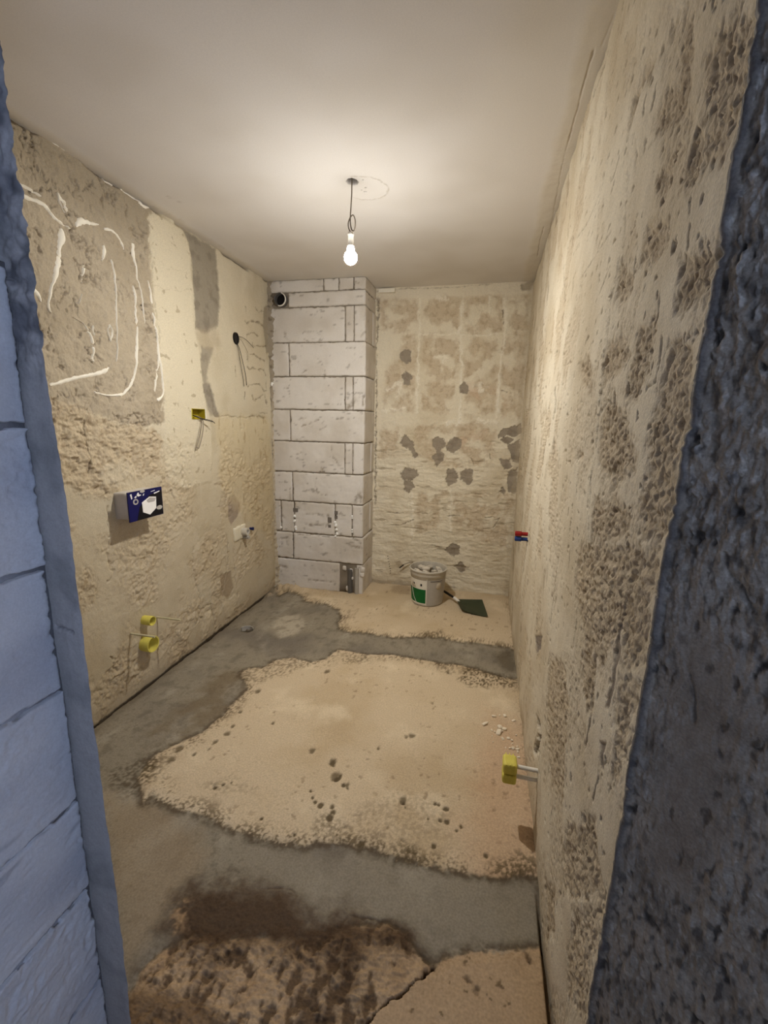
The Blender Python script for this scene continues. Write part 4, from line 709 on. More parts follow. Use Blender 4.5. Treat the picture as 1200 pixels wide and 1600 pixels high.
for (x, z), s_ in zip([(0.689,0.206),(0.789,0.220),(0.700,0.142),(0.785,0.183),(0.662,0.044),(0.629,0.224)], (0.016, 0.02, 0.010, 0.02, 0.02, 0.018)):
    put('lump_and_hole_patch', rounded_box((x - s_, DC - 0.002, z - s_ * 1.3), (x + s_, DC + 0.03, z + s_ * 1.3), (4, 4, 4), s_ * 0.7, s_ * 0.5, 40, int(x * 999), chase_col(3)), M_BLOCK, CH)
for (x, z, s_) in [(0.187,0.645,0.014),(0.186,0.602,0.016),(0.193,0.551,0.015),(0.196,0.535,0.01),(0.059,0.537,0.012),(0.548,0.616,0.015),(0.555,0.593,0.017),(0.560,0.555,0.014),(0.564,0.520,0.013),(0.552,0.499,0.009),(0.696,0.681,0.007),(0.697,0.665,0.007),(0.697,0.565,0.007),(0.697,0.546,0.006)]:
    put('foam_filler', rounded_box((x - s_, DC - 0.010, z - s_), (x + s_, DC + 0.02, z + s_), (6, 5, 6), s_ * 0.85, s_ * 0.5, 45, int(z * 7777) % 900, lambda co: np.zeros((len(co), 3)) + S(238, 234, 224)), M_FOAM, CH)
for (x, z, s_) in [(0.004,1.730,0.018),(-0.003,1.842,0.012),(-0.000,1.857,0.009)]:
    put('foam_filler', rounded_box((max(x - s_, 0.0), DC - 0.014, z - s_), (x + s_, DC + 0.02, z + s_), (6, 5, 6), s_ * 0.8, s_ * 0.4, 45, int(z * 7777) % 900, lambda co: np.zeros((len(co), 3)) + S(238, 234, 224)), M_FOAM, CH)
# grey boxes standing in for dark holes in the third course from the floor
for (x, z), w_, h_ in zip([(0.196,0.701),(0.558,0.702),(0.558,0.663),(0.501,0.636),(0.500,0.582)], (0.022, 0.014, 0.012, 0.016, 0.012), (0.016, 0.014, 0.012, 0.022, 0.012)):
    MB().box((x - w_, DC - 0.0015, z - h_), (x + w_, DC + 0.01, z + h_)).build('lump_and_hole_patch', M_MORTAR, CH)
# ragged mortar fillet up the inner corner
def fillet():
    zz = np.linspace(0.0, H, 330); tt = np.linspace(0, 1, 9); V, U = np.meshgrid(zz, tt, indexing='ij'); f1 = Field(np.zeros(len(zz)), zz)
    wide = np.interp(zz, [0, 0.1, 0.6, 1.5, 1.8, 2.2, 2.5], [0.05, 0.03, 0.014, 0.016, 0.03, 0.034, 0.03])
    wx = np.maximum(wide * (1 + 0.8 * f1.n(8, 3, 801) + 0.8 * f1.n(34, 3, 802)), 0.002); wy = np.maximum(0.8 * wide * (1 + 0.8 * f1.n(7, 3, 803) + 0.7 * f1.n(30, 3, 804)), 0.002)
    F = Field(U, V); bul = 0.004 * F.n(40, 3, 805, 0.03, 1.0)
    X = (wx[:, None] * U ** 1.6).ravel(); Y = DC - (wy[:, None] * (1 - U) ** 1.6).ravel(); k = (U * (1 - U) * 4).ravel()
    hl = np.interp(zz, np.linspace(0, H, 60), [SL.at(DC - 0.02, z) for z in np.linspace(0, H, 60)])
    co = np.column_stack([X + bul * k + np.repeat(np.maximum(hl, 0)[:, None], 9, 1).ravel() * (1 - U.ravel()) - 0.004 * (1 - U.ravel()) ** 8, Y - bul * k + 0.008 * U.ravel() ** 8, F.v])
    col = np.zeros((len(F.u), 3)) + S(150, 138, 118); col = lerp(col, S(190, 176, 150), sm(1.7, 1.4, F.v) * 0.8 if False else (1 - sm(1.4, 1.7, F.v)) * 0.8)
    col = lerp(col, S(92, 80, 64), 0.7 * sm(0.2, 0.5, F.n(26, 3, 806, 0.05, 1.0)) * k)
    return link('mortar_fillet', np_mesh('mortar_fillet', co, grid_quads(*U.shape), col), M_BLOCK, CH)
fillet()

# ------------------------------------------------------------------ opening: block reveal on the left, torn concrete on the right, hall behind the camera
XR, YP, XS = 0.988, 0.612, 1.0372
HL = tag(root('wall_hall_left'), 'wall of pale aerated blocks beside the opening, left of the camera', kind='structure')
def rev_col(seed):
    def f(co):
        c = np.zeros((len(co), 3)) + S(190, 190, 190); c = lerp(c, S(172, 173, 176), sm(-0.3, 0.5, fbm3(co * np.array([1, 0.35, 1]), 9, 3, seed)))
        return lerp(c, S(140, 140, 144), 0.5 * sm(0.42, 0.55, fbm3(co * np.array([1, 0.3, 1.5]), 22, 3, seed + 9)))
    return f
HZ = [-0.02, 0.225, 0.473, 0.688, 0.938, 1.182, 1.432, 1.682]
for r in range(7):
    y0 = 0.30 if r % 2 else 0.12
    for a, b in ((y0, YP - 0.003 + random.uniform(-0.004, 0.003)), (y0 - 0.55, y0 - 0.004), (-1.8, y0 - 0.556)):
        near = b > 0.5
        hf = None
        put('block', rounded_box((XR - 0.20, a, HZ[r] + 0.002), (XR + random.uniform(-0.003, 0.002), b, HZ[r + 1] - 0.002), (5, 90 if near else 10, 84 if near else 10), 0.006 if near else 0.005, (0.016 if r < 2 else 0.009) if near else 0.0, 60, 500 + r, rev_col(r)), M_BLOCK, HL)
put('mortar_bed', rounded_box((XR - 0.22, -1.8, 0.0), (XR - 0.010, YP + 0.01, 1.69), (3, 20, 20), 0.004, 0.0, 20, 5, lambda co: np.zeros((len(co), 3)) + S(150, 150, 152)), M_BLOCK, HL)
put('lintel_course', rounded_box((XR - 0.26, -1.8, 1.69), (XR - 0.045, YP - 0.004, H), (4, 220, 120), 0.006, 0.012, 30, 61, lambda co: lerp(np.zeros((len(co), 3)) + S(150, 150, 154), S(110, 110, 116), sm(-0.2, 0.5, fbm3(co, 18, 3, 62)))), M_BLOCK, HL)

def build_front():
    """end of the partition between hall and bathroom: a rough plaster edge facing the camera"""
    us = np.linspace(0, 1, 70); vs = np.linspace(-0.05, H + 0.03, 760); U, V = np.meshgrid(us, vs)
    f1 = Field(np.zeros(len(vs)), vs)
    xe = XS + 0.0020 * f1.n(5, 2, 601) + 0.0012 * f1.n(30, 3, 602) + np.interp(vs, [0.0, 0.5, 0.9, 1.3, 1.6, 2.0, 2.5], [0.007, 0.008, 0.004, 0.006, -0.006, -0.012, -0.012])
    x0 = np.where(vs > 1.66, 0.86, 0.93)
    X = x0[:, None] + (xe - x0)[:, None] * U; F = Field(X, V)
    up = sm(1.48, 1.56, V.ravel() + 0.02 * F.n(10, 2, 606))
    h = 0.003 * F.n(8, 3, 603) + 0.0015 * F.n(40, 3, 604) + up * 0.009 * F.n(34, 4, 605)
    rr = sm(0.90, 1.0, U.ravel()); h -= 0.0008 * rr * rr
    jl = F.line([(0.985, 1.063), (1.0, 1.062), (1.02, 1.055)], 0.004, 0.8, 0.004); h -= 0.008 * jl
    col = np.zeros((len(F.u), 3)) + S(162, 156, 150); col = lerp(col, S(104, 102, 102), up * sm(-0.4, 0.3, F.n(16, 4, 607))); col = lerp(col, S(140, 136, 132), sm(0, 0.6, F.n(9, 3, 608)))
    col = lerp(col, S(80, 80, 84), 0.7 * jl)
    co = np.column_stack([F.u, YP - h, F.v]); q = grid_quads(*U.shape)
    o = tag(link('wall_front', np_mesh('wall_front', co, q, col), M_BLOCK), 'rough plaster edge of the partition at the left of the opening', kind='structure')
    # the body of the partition behind it
    zz = [-0.05, H + 0.03]; mb = MB()
    ring = [(-0.05, YP + 0.03), (0.90, YP + 0.03), (1.005, YP + 0.006), (0.84, YP + 0.10), (-0.05, YP + 0.10)]
    mb.add([(x, y, z) for z in zz for x, y in ring], [(0,1,2,3,4)[::-1], (5,6,7,8,9)] + [(i, (i + 1) % 5, (i + 1) % 5 + 5, i + 5) for i in range(5)])
    mb.build('partition_core', M_MORTAR, o, False)
    return o
WALL_F = build_front()

def build_hall_right():
    d = np.array([0.62, -0.785]); d /= np.linalg.norm(d); nrm = np.array([d[1], -d[0]])      # faces the hall
    ss = np.concatenate([np.linspace(0, 0.30, 190), np.linspace(0.30, 0.60, 40)[1:]]); vs = EDGE_V[::1]
    U, V = np.meshgrid(ss, vs); F = Field(U, V)
    b = F.n(40, 4, 701, 1.0, 0.45); c = F.n(100, 3, 702, 1.0, 0.5); big = F.n(5, 3, 703)
    lip = 1 - sm(0.008, 0.016, F.u + 0.004 * F.n(30, 2, 704))
    lump = sm(0.2, 0.55, F.n(75, 3, 705, 1.0, 0.55) + 0.4 * F.n(7, 2, 709))
    hole = sm(0.42, 0.6, F.n(48, 3, 706, 1.0, 0.5))
    calm = 1 - 0.75 * F.poly([(0.04, 0.75), (0.12, 0.80), (0.13, 1.15), (0.05, 1.2)], 0.04, 0.02, 8)
    upv = 0.55 + 0.6 * sm(1.1, 1.5, F.v)
    h = lip * 0.006 + (1 - lip) * calm * upv * (0.0065 * b + 0.0042 * c + 0.003 * lump - 0.006 * hole + 0.002 * F.n(190, 2, 708, 1.0, 0.7)) + 0.004 * big
    gr1 = F.n(85, 3, 711, 1.0, 0.45); gr2 = F.n(170, 2, 712, 1.0, 0.5)
    for pts in ([(0.075, 1.30), (0.085, 1.27), (0.10, 1.26), (0.115, 1.235)], [(0.06, 1.12), (0.07, 1.10), (0.075, 1.06)]):
        ln = F.line(pts, 0.004, 0.8, 0.004); h -= 0.006 * ln
    col = np.zeros((len(F.u), 3)) + S(164, 153, 137); col = lerp(col, S(134, 125, 112), sm(-0.2, 0.5, F.n(9, 4, 707))); col = lerp(col, S(180, 174, 164), 0.6 * lump * upv)
    col = lerp(col, S(70, 65, 60), 0.75 * sm(0.05, 0.5, -gr1) * calm); col = lerp(col, S(204, 196, 182), 0.75 * sm(0.3, 0.62, gr1 + 0.4 * gr2) * calm * upv); col = lerp(col, S(58, 54, 50), 0.8 * hole); col = lerp(col, S(98, 94, 90), 0.8 * lip); col = lerp(col, S(124, 110, 94), 0.6 * (1 - calm))
    e = np.repeat((EDGE + 0.001)[:, None], U.shape[1], 1).ravel()
    hx = np.repeat(SR.h[:, 0][:, None], U.shape[1], 1).ravel() * np.exp(-F.u * 30)
    co = np.column_stack([W - hx + d[0] * F.u + nrm[0] * h * sm(0, 0.006, F.u), e + d[1] * F.u + nrm[1] * h * sm(0, 0.006, F.u), F.v])
    q = grid_quads(*U.shape, True)
    o = tag(link('wall_hall_right', np_mesh('wall_hall_right', co, q, col), M_DARK), 'dark bare concrete beside the opening, right of the camera', kind='structure')
    x1 = W + d[0] * 0.595; y1 = 0.68 + d[1] * 0.595
    mb = MB(); xo = x1 + 0.12
    for lo, hi in (((-1.85, -0.05), (y1 + 0.03, 0.85)), ((-1.85, 2.25), (y1 + 0.03, H + 0.05)), ((-1.85, 0.85), (-1.25, 2.25)), ((-0.25, 0.85), (y1 + 0.03, 2.25))):
        mb.box((x1 - 0.01, lo[0], lo[1]), (xo, hi[0], hi[1]))
    mb.build('hall_window_wall', M_MORTAR, o, False)  # unseen wall; opening put in to bring sky light onto the left reveal
    return o, x1
WALL_H, X1 = build_hall_right()
tag(MB().box((XR - 0.25, -1.97, -0.05), (X1 + 0.15, -1.85, H + 0.05)).build('wall_hall_end', M_MORTAR, None, False), 'plain hall wall behind the camera', kind='structure')
tag(MB().box((XR - 0.25, -1.97, H), (X1 + 0.15, 0.58, H + 0.1)).build('ceiling_hall', M_MORTAR, None, False), 'plain hall ceiling above the camera', kind='structure')

# ------------------------------------------------------------------ pendant bulb
bx, by = 1.075, 2.139
pen = thing('pendant_bulb', 'lit bare bulb hanging on a looped grey cable from the ceiling', 'lamp', (bx, by, H))
def rel(o, P): return [(p[0] - o[0], p[1] - o[1], p[2] - o[2]) for p in P]
cable = [(0.004, 0, 0.02), (0.003, 0, -0.05), (0.000, 0, -0.10), (-0.003, 0, -0.15), (-0.002, 0.002, -0.175), (0.003, 0.006, -0.195), (0.014, 0.006, -0.197), (0.020, 0.002, -0.180), (0.020, -0.003, -0.155), (0.011, -0.006, -0.139), (-0.002, -0.006, -0.150), (-0.011, -0.004, -0.170), (-0.010, 0, -0.190), (-0.002, 0.001, -0.204), (0.004, 0, -0.215)]
MB().tube(spline(cable, 6), 0.0028, 8).build('cable', M_WIRE, pen)
MB().tube(spline([(-0.008, 0.002, -0.195), (-0.010, 0, -0.215), (-0.007, 0, -0.228)], 4), 0.0012, 6).build('wire_end', M_WIRE, pen)
sock = MB().lathe([(0.0001, -0.208), (0.013, -0.209), (0.0145, -0.213), (0.0145, -0.219), (0.0125, -0.222), (0.0135, -0.258), (0.0150, -0.262), (0.0145, -0.266)], 24).build('socket', M_WHITEPL, pen)
m = bpy.data.materials.new('lit_bulb_glass'); m.use_nodes = True; nt = m.node_tree
em = nt.nodes.new('ShaderNodeEmission'); em.inputs[0].default_value = (*BULB_COLOR, 1); em.inputs[1].default_value = BULB_STRENGTH
# a lamp with a frosted dome: most light leaves downwards, less through the neck
_tc = nt.nodes.new('ShaderNodeTexCoord'); _sx = nt.nodes.new('ShaderNodeSeparateXYZ'); _mr = nt.nodes.new('ShaderNodeMapRange')
nt.links.new(_tc.outputs['Object'], _sx.inputs[0]); nt.links.new(_sx.outputs[2], _mr.inputs[0])
for _i, _v in ((1, -0.3425), (2, -0.316), (3, BULB_STRENGTH), (4, BULB_STRENGTH * 0.04)): _mr.inputs[_i].default_value = _v
nt.links.new(_mr.outputs[0], em.inputs[1])
nt.links.new(em.outputs[0], nt.nodes['Material Output'].inputs[0])
prof = [(0.0135, -0.262), (0.0165, -0.272)] + [(0.0305 * math.sin(a), -0.312 - 0.0305 * math.cos(a) * -1.0) for a in np.linspace(math.radians(38), math.radians(179.5), 16)]
prof = [(r, z) for r, z in prof]
MB().lathe(prof, 28).build('bulb', m, pen)

# ------------------------------------------------------------------ things on the left wall
def lh(y, z): return SL.at(y, z)
# printed carton pushed onto the wall
h0 = lh(1.87, 1.02)
ct = thing('cardboard_carton', 'white carton with a dark blue printed front sticking out of the left wall', 'box', (h0, 1.875, 0.95))
put('carton_body', rounded_box((-0.03, -0.107, 0.002), (0.083 - h0, 0.105, 0.136), (6, 10, 8), 0.006, 0.004, 20, 9, lambda co: np.zeros((len(co), 3)) + S(190, 180, 164)), M_CARTON, ct)
yA, yB, zA, zB = -0.118, 0.112, -0.004, 0.142
xf = 0.090 - h0
MB().box((xf - 0.006, yA, zA), (xf, yB, zB)).build('printed_front', M_NAVY, ct, False)
def pf(u, v, x=0.0008): return (xf + x, yA + (yB - yA) * u, zA + (zB - zA) * (1 - v))
def flat(polys, name, material, x=0.0008):
    mb = MB()
    for P in polys:
        n = len(P); mb.add([pf(u, v, 0) for u, v in P] + [pf(u, v, x) for u, v in P], [tuple(range(n, 2 * n))] + [(i, (i + 1) % n, (i + 1) % n + n, i + n) for i in range(n)])
    return mb.build(name, material, ct, False)
def oval(u, v, a, b, n=16): return [(u + a * math.cos(2 * math.pi * i / n), v + b * math.sin(2 * math.pi * i / n)) for i in range(n)]
flat([[(0.20, 1.0), (0.30, 0.55), (0.52, 0.30), (0.60, 0.22), (0.99, 0.10), (0.99, 0.98)]], 'dark_print', M_INK, 0.0006)
flat([[(0.37, 0.42), (0.60, 0.27), (0.80, 0.32), (0.78, 0.72), (0.58, 0.90), (0.38, 0.76)]], 'pictured_basin', M_PRINTWHITE, 0.0012)
flat([[(0.50, 0.38), (0.61, 0.30), (0.79, 0.36), (0.74, 0.47), (0.55, 0.47)]], 'basin_mouth', M_PRINTGREY, 0.0016)
for P_ in ([(0.06, 0.08), (0.10, 0.06), (0.115, 0.22), (0.085, 0.24)], [(0.17, 0.20), (0.22, 0.15), (0.24, 0.19), (0.20, 0.23)], [(0.24, 0.14), (0.27, 0.06), (0.30, 0.06), (0.31, 0.13), (0.36, 0.14), (0.36, 0.17), (0.28, 0.19)], [(0.41, 0.18), (0.44, 0.13), (0.46, 0.13), (0.43, 0.20)], [(0.74, 0.17), (0.92, 0.13), (0.92, 0.16), (0.75, 0.21)], [(0.66, 0.10), (0.78, 0.08), (0.78, 0.095), (0.66, 0.115)]): flat([P_], 'white_letter', M_PRINTWHITE, 0.0012)
flat([oval(0.20, 0.35, 0.075, 0.10)], 'round_badge', M_PRINTGREY, 0.0010); flat([oval(0.20, 0.35, 0.040, 0.055)], 'badge_centre', M_NAVY, 0.0014)
flat([oval(0.88, 0.73, 0.09, 0.075)], 'oval_badge', M_PRINTGREY, 0.0012); flat([oval(0.41, 0.04, 0.07, 0.05)], 'worn_spot', M_PRINTGREY, 0.0010)

# yellow switch box let into the wall
h0 = lh(2.46, 1.52)
jb = thing('junction_box', 'yellow flush junction box with loose wires high on the left wall', 'box', (h0, 2.4575, 1.4725))
mb = MB(); a, b = 0.0635, 0.031; t = 0.003; dp = -0.045
ring = lambda s_, x: [(x, -a + s_, -b + s_), (x, a - s_, -b + s_), (x, a - s_, b - s_), (x, -a + s_, b - s_)]
mb.add(ring(0, 0.004) + ring(t, 0.004) + ring(t, dp) + ring(0, dp - 0.003), [(i, (i + 1) % 4, (i + 1) % 4 + 4, i + 4) for i in range(4)] + [(4 + i, 4 + (i + 1) % 4, 8 + (i + 1) % 4, 8 + i) for i in range(4)] + [(8, 9, 10, 11)] + [(12 + i, 12 + (i + 1) % 4, (i + 1) % 4, i) for i in range(4)])
mb.build('box_shell', M_OLIVE, jb, False)
MB().box((-0.002, a - 0.001, -b - 0.002), (0.006, a + 0.007, b + 0.003)).build('white_rim', M_WHITEPL, jb, False)
for P in ([(-0.04, -0.02, 0.0), (0.01, -0.015, -0.022), (0.03, 0.02, -0.030), (0.05, 0.06, -0.040), (0.055, 0.085, -0.055)], [(-0.04, 0.0, -0.01), (0.012, 0.01, -0.028), (0.03, 0.04, -0.038), (0.045, 0.08, -0.046)]):
    MB().tube(spline(P, 6), 0.0022, 6).build('wire_and_shadow', M_DARKWIRE, jb)
for P in ([(-0.03, 0.005, -0.01), (0.012, 0.012, -0.035), (0.016, -0.02, -0.12), (0.010, -0.062, -0.22)], [(-0.03, 0.01, -0.01), (0.014, 0.02, -0.035), (0.020, 0.002, -0.12), (0.014, -0.035, -0.205), (0.010, -0.050, -0.195)]):
    MB().tube(spline(P, 6), 0.0025, 6).build('wire_and_shadow', M_WIRE, jb)  # solid grey tubes stand in for the wires' cast shadow lines

# black cable outlet
h0 = lh(2.925, 1.993)
ou = thing('cable_outlet', 'black cable outlet with thin drooping wires near the back of the left wall', 'cable outlet', (h0, 2.925, 1.993))
mb = MB(); P = [(0.030 * math.cos(2 * math.pi * i / 20), 0.036 * math.sin(2 * math.pi * i / 20)) for i in range(20)]
for (sx, x) in ((1.12, -0.004), (1.08, 0.010), (0.85, 0.011), (0.8, 0.006)): mb.add([(x, y * sx, z * sx) for y, z in P], [])
mb.f = [(k * 20 + i, k * 20 + (i + 1) % 20, (k + 1) * 20 + (i + 1) % 20, (k + 1) * 20 + i) for k in range(3) for i in range(20)] + [tuple(60 + i for i in range(20))]
mb.build('conduit_mouth', M_BLACK, ou)
hh = 0.008
for P, r_ in (([(0, 0.005, -0.02), (0.014, 0.02, -0.06), (0.02, 0.05, -0.15), (0.016, 0.09, -0.24), (hh, 0.112, -0.305)], 0.0022), ([(0, 0, -0.02), (0.012, 0.008, -0.06), (0.014, 0.03, -0.17), (0.012, 0.06, -0.26), (hh, 0.075, -0.315)], 0.0018),
              ([(0, 0.01, 0.01), (0.015, 0.05, 0.018), (0.02, 0.12, 0.005), (0.02, 0.21, -0.03)], 0.0018), ([(0, 0.01, 0.0), (0.012, 0.05, 0.0), (0.014, 0.10, -0.04), (0.012, 0.14, -0.075)], 0.0014)):
    MB().tube(spline(P, 6), r_, 6).build('wire_and_shadow', M_DARKWIRE if r_ > 0.0015 else M_WIRE, ou)

# tap connection in its patch of fresh plaster
h0 = lh(2.88, 0.62)
tp = thing('water_connection', 'pale pipe elbow with a small blue plug in fresh plaster, left wall', 'pipe fitting', (h0, 2.88, 0.62))
put('plaster_pad', rounded_box((-0.02, -0.105, -0.05), (0.012, 0.06, 0.062), (4, 14, 10), 0.012, 0.012, 30, 17, lambda co: np.zeros((len(co), 3)) + S(214, 204, 178)), M_BLOCK, tp)
MB().lathe([(0.030, -0.01), (0.031, 0.045), (0.029, 0.05), (0.018, 0.05), (0.017, 0.02), (0.0001, 0.02)], 20, (0, 0.015, 0.005), 'X').build('elbow', M_DUSTY, tp)
MB().lathe([(0.014, 0.0), (0.014, 0.055), (0.0001, 0.056)], 14, (0, 0.02, -0.038), 'X').build('elbow_stub', M_GREYPL, tp)
MB().lathe([(0.010, -0.02), (0.010, 0.020), (0.013, 0.021), (0.013, 0.032), (0.0001, 0.033)], 14, (0, 0.125, 0.002), 'X').build('blue_plug', mat('blue_cap', (22, 28, 78), 0.4), tp)

# two yellow sleeves and two rods low on the left wall
for (y, z, r_, l_, lab, ry, rz_) in ((1.884, 0.374, 0.025, 0.056, 'smaller upper yellow sleeve with a grey rod, low on the left wall', 1.982, 0.345), (1.872, 0.245, 0.043, 0.060, 'larger lower yellow sleeve with a grey rod, low on the left wall', 1.784, 0.342)):
    h0 = lh(y, z); t = thing('conduit_sleeve', lab, 'pipe sleeve', (h0, y, z), 'yellow sleeves on the left wall')
    del t['group']
    MB().lathe([(r_ * 0.96, -0.015), (r_, 0.0), (r_ * 1.03, l_ - 0.003), (r_ * 1.0, l_), (r_ * 0.88, l_ - 0.001), (r_ * 0.84, 0.006), (0.0001, 0.004)], 28, (0, 0, 0), 'X').build('sleeve', M_YELLOW, t)
    MB().tube([(-0.01, ry - y, rz_ - z), (0.07, ry - y - 0.001, rz_ - z + 0.002), (0.150 - h0, ry - y - 0.002, rz_ - z + 0.003)], 0.0052, 10).build('rod', mat('pale_rod', (198, 188, 150), 0.5), t)

# vent pipe in the chase
vp = thing('vent_pipe', 'round grey vent pipe mouth near the top of the block chase', 'pipe', (0.112, DC, 2.357))
MB().lathe([(0.050, 0.03), (0.050, -0.030), (0.046, -0.033), (0.0425, -0.030), (0.042, 0.006)], 36, (0, 0, 0), 'Y').build('pipe_wall', M_PIPE, vp)
MB().lathe([(0.042, 0.008), (0.0001, 0.008)], 36, (0, 0, 0), 'Y').build('pipe_inside', M_HOLE, vp)
MB().lathe([(0.0505, -0.026), (0.0505, -0.032), (0.0450, -0.035), (0.0430, -0.0325)], 22, (0, 0, 0), 'Y', a0=-1.9, a1=1.3).build('white_gasket', M_WHITEPL, vp)

# ------------------------------------------------------------------ things on the right wall
for z, m_, lab in ((0.842, M_RED, 'red pipe plug, the upper of the two on the right wall'), (0.812, M_BLUE, 'blue pipe plug, the lower of the two on the right wall')):
    y = 2.565; h0 = 0.0
    t = thing('pipe_plug', lab, 'pipe plug', (W - h0, y, z))
    MB().lathe([(0.011, -0.02), (0.011, 0.03), (0.0145, 0.032), (0.0145, 0.064), (0.012, 0.067), (0.0001, 0.067)], 16, (0, 0, 0), 'X', flipx=-1).build('plug', m_, t)
    for k in range(4):
        a_ = k * math.pi / 2 + 0.4; MB().box((-0.062, -0.002 + 0.0145 * math.cos(a_), -0.002 + 0.0145 * math.sin(a_)), (-0.034, 0.002 + 0.0145 * math.cos(a_), 0.002 + 0.0145 * math.sin(a_))).build('rib', m_, t, False)
cp = thing('pipe_cap_pair', 'pair of yellow caps on two white pipe stubs, low on the right wall', 'pipe cap', (W, 1.475, 0.210))
for k, (z, hgt) in enumerate(((0.032, 0.048), (-0.008, 0.036))):
    zc = (0.020, -0.016)[k]
    MB().tube([(0.02, -0.004 * k, zc), (-0.085, -0.004 * k, zc + 0.002)], 0.0075, 12).build('pipe_stub', M_WHITEPL, cp)
for k, (z0, z1, c_) in enumerate(((0.004, 0.046, (232, 214, 70)), (-0.036, 0.002, (214, 198, 58)))):
    mm = M_YELLOW
    cap = put('cap', rounded_box((-0.122, -0.030, z0), (-0.072, 0.030, z1), (8, 8, 8), 0.009, 0.0, 20, 1, None), mm, cp)
    for j in range(3):
        MB().box((-0.113 + j * 0.013, -0.0315, z0 + 0.006), (-0.109 + j * 0.013, 0.0315, z1 + 0.0012)).build('grip_rib', mm, cap, False)

# ------------------------------------------------------------------ bucket, its rubble, scoop
Bx, By = 1.342, 3.440; Bz = SF.at(Bx, By)
bk = thing('paint_bucket', 'white plastic bucket with a green label, full of rubble, by the back wall', 'bucket', (Bx, By, Bz))
r0, r1, hb = 0.126, 0.146, 0.290
MB().lathe([(0.0001, 0.002), (r0 - 0.01, 0.0), (r0, 0.006), (r0 + 0.86 * (r1 - r0), 0.245), (r1 - 0.001, 0.247), (r1 + 0.001, 0.256), (r1 + 0.001, 0.280), (r1 + 0.007, 0.282), (r1 + 0.008, 0.291), (r1 + 0.002, 0.296), (r1 - 0.003, 0.294), (r1 - 0.006, 0.282), (r1 - 0.008, 0.250), (r0, 0.03), (0.0001, 0.028)], 48).build('bucket_body', M_DUSTY, bk)
rad = lambda z: r0 + (r1 - r0) * 0.86 * (z - 0.006) / 0.239 + 0.0008
mb_l = lambda z0, z1, a0, a1, e: MB().lathe([(rad(z0) + e - 0.001, z0), (rad(z0) + e, z0), (rad(z1) + e, z1), (rad(z1) + e - 0.001, z1)], 24, (0, 0, 0), 'Z', a0, a1)
va = math.atan2(-By, 1.747 - Bx)          # direction towards the doorway
mb_l(0.016, 0.222, va - 1.75, va - 0.05, 0.0).build('label_panel', M_WHITEPL, bk)
mb_l(0.028, 0.145, va - 1.75, va - 0.10, 0.0012).build('green_panel', M_GREEN, bk)
mb_l(0.012, 0.226, va - 0.055, va + 1.6, 0.0002).build('back_panel', M_PRINTGREY, bk)
mb_l(0.010, 0.235, va - 0.065, va - 0.035, 0.0018).build('label_seam', M_WHITEPL, bk)
for a_ in (va - 0.92, va - 0.42): mb_l(0.172, 0.192, a_, a_ + 0.10, 0.0012).build('dark_mark', M_INK, bk)
pp = []
for i in range(12):
    t = i / 11; a_ = va - 1.05 + 0.42 * t ** 1.6; z = 0.15 - 0.135 * t ** 0.8; pp.append((math.cos(a_) * (rad(z) + 0.003), math.sin(a_) * (rad(z) + 0.003), z))
MB().tube(pp, 0.0016, 6).build('white_arc', M_WHITEPL, bk)
mb_l(0.214, 0.220, va + 0.15, va + 0.9, 0.0014).build('print_line', M_PIPE, bk)
put('powder_fill', rounded_box((-0.12, -0.12, 0.12), (0.12, 0.12, 0.235), (10, 10, 3), 0.05, 0.02, 14, 3, lambda co: np.zeros((len(co), 3)) + S(190, 178, 156)), M_BLOCK, bk)
random.seed(3)
rub = []
for k in range(11):
    a_ = k * 0.785 + random.uniform(-.1, .1); r_ = 0.098 + random.uniform(-.006, .006); s_ = random.uniform(0.024, 0.034)
    if k > 7: a_ = k * 2.094; r_ = 0.042; s_ = random.uniform(0.026, 0.034)
    t = put('rubble_chunk', rounded_box((-s_, -s_ * random.uniform(0.5, 0.9), -s_ * 0.45), (s_, s_ * random.uniform(0.5, 0.9), s_ * 0.6), (6, 6, 5), s_ * 0.3, s_ * 0.6, 30, k * 3, lambda co: np.zeros((len(co), 3)) + S(206, 196, 178)), M_BLOCK, None)
    t.location = (Bx + r_ * math.cos(a_), By + r_ * math.sin(a_), Bz + 0.257 + 0.004 * random.random()); t.rotation_euler = (random.uniform(-.25, .25), random.uniform(-.25, .25), random.uniform(0, 6))
    tag(t, 'pale chunk of plaster rubble lying in the bucket', 'rubble', 'rubble chunks in the bucket')

sp = thing('hand_scoop', 'dark square-bladed hand scoop lying on the dust right of the bucket', 'scoop', (1.56, 3.50, SF.at(1.6, 3.45)))
def sp_pt(x, y, z): return (x - 1.56, y - 3.50, z)
c4 = [(1.582, 3.45, 0.026), (1.785, 3.49, 0.030), (1.832, 3.242, 0.004), (1.630, 3.285, 0.020)]
gu = 8; vs_ = []; fs_ = []
for lay in (0, -0.004):
    for i in range(gu + 1):
        for j in range(gu + 1):
            u, v = i / gu, j / gu
            p = [(1 - u) * (1 - v) * c4[0][k] + u * (1 - v) * c4[1][k] + u * v * c4[2][k] + (1 - u) * v * c4[3][k] for k in range(3)]
            rim = max(abs(2 * u - 1) ** 6, (1 - v) ** 8) * 0.014; vs_.append(sp_pt(p[0], p[1], p[2] + lay + rim - 0.006 * math.sin(math.pi * u) * math.sin(math.pi * v)))
n1 = (gu + 1) ** 2
for i in range(gu):
    for j in range(gu):
        a = i * (gu + 1) + j; fs_ += [(a, a + gu + 1, a + gu + 2, a + 1), (n1 + a, n1 + a + 1, n1 + a + gu + 2, n1 + a + gu + 1)]
bd = [j for j in range(gu)] + [i * (gu + 1) + gu for i in range(gu)] + [gu * (gu + 1) + gu - j for j in range(gu)] + [(gu - i) * (gu + 1) for i in range(gu)]
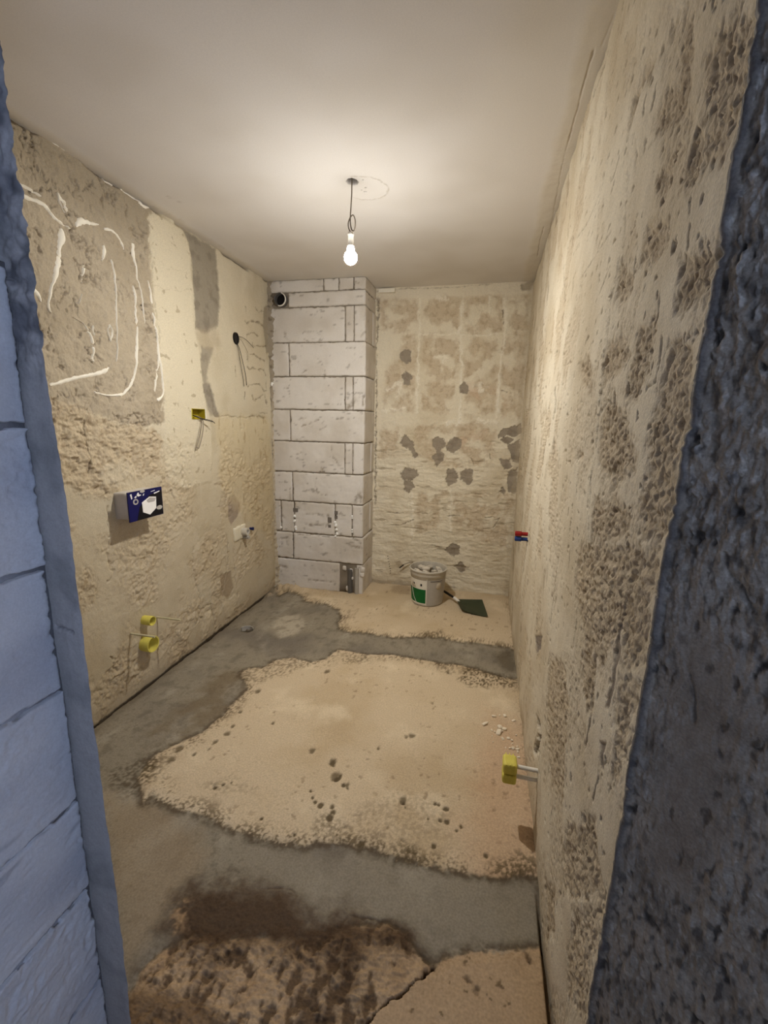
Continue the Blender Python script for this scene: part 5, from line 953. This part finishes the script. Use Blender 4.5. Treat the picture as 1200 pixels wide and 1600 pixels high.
fs_ += [(bd[i], bd[(i + 1) % len(bd)], bd[(i + 1) % len(bd)] + n1, bd[i] + n1) for i in range(len(bd))]
MB().add(vs_, fs_).build('blade', M_TOOL, sp)
MB().tube([sp_pt(1.605, 3.42, 0.032), sp_pt(1.575, 3.45, 0.040), sp_pt(1.560, 3.465, 0.044)], [0.011, 0.013, 0.012], 10).build('collar', M_WHITEPL, sp)
MB().tube([sp_pt(1.565, 3.46, 0.043), sp_pt(1.53, 3.495, 0.048), sp_pt(1.49, 3.535, 0.053), sp_pt(1.462, 3.563, 0.056)], [0.008, 0.010, 0.011, 0.009], 10).build('handle', M_BLACK, sp)

h0 = SB.at(1.08, 0.19)
cs = thing('cable_stub', 'grey cable stub with a black end poking from the back wall beside the bucket', 'cable', (1.10, D - h0, 0.21))
MB().tube(spline([(0.07, 0.01, 0.02), (0.03, -0.02, 0.018), (0.0, -0.03, 0.008), (-0.012, -0.032, 0.0)], 5), 0.0035, 8).build('cable', M_WIRE, cs)
MB().tube([(-0.010, -0.032, 0.002), (-0.045, -0.036, -0.030)], 0.0055, 8).build('black_end', M_BLACK, cs)

# ------------------------------------------------------------------ crumbs on the slab by the right wall
random.seed(11)
for (x, y, s_) in [(1.867,2.065,16),(1.921,2.082,18),(1.896,2.081,9),(1.824,1.993,22),(1.834,2.006,12),(1.894,1.985,24),(1.913,1.979,20),(1.889,1.949,26),(1.870,1.950,10),(1.905,1.909,13),(1.931,1.918,15),(1.947,1.911,14),(1.950,1.854,18),(1.935,1.852,12),(1.978,1.852,15),(1.968,1.844,10),(1.992,1.952,9),(1.991,1.803,10),(1.858,1.914,7),(1.796,1.908,8),(1.948,1.886,7),(1.856,1.955,10),(1.905,1.962,12),(1.962,2.056,14),(1.982,1.835,9),(1.861,1.874,6),(1.977,1.871,9),(1.917,1.850,7)]:
    a = s_ * 0.00050
    t = put('plaster_crumb', rounded_box((-a * random.uniform(1, 1.6), -a * 0.9, -a * 0.55), (a * random.uniform(1, 1.6), a * 0.9, a * 0.55), (4, 4, 3), a * 0.4, a * 0.6, 60, int(x * 3333) % 500, lambda co: np.zeros((len(co), 3)) + S(226, 212, 186)), M_BLOCK, None)
    t.location = (min(x, W - 0.03), y, SF.at(x, y) + a * 0.35); t.rotation_euler = (random.uniform(-.3, .3), random.uniform(-.3, .3), random.uniform(0, 6.28))
    tag(t, 'pale plaster crumb on the dusty slab near the right wall', 'plaster crumb', 'plaster crumbs by the right wall')
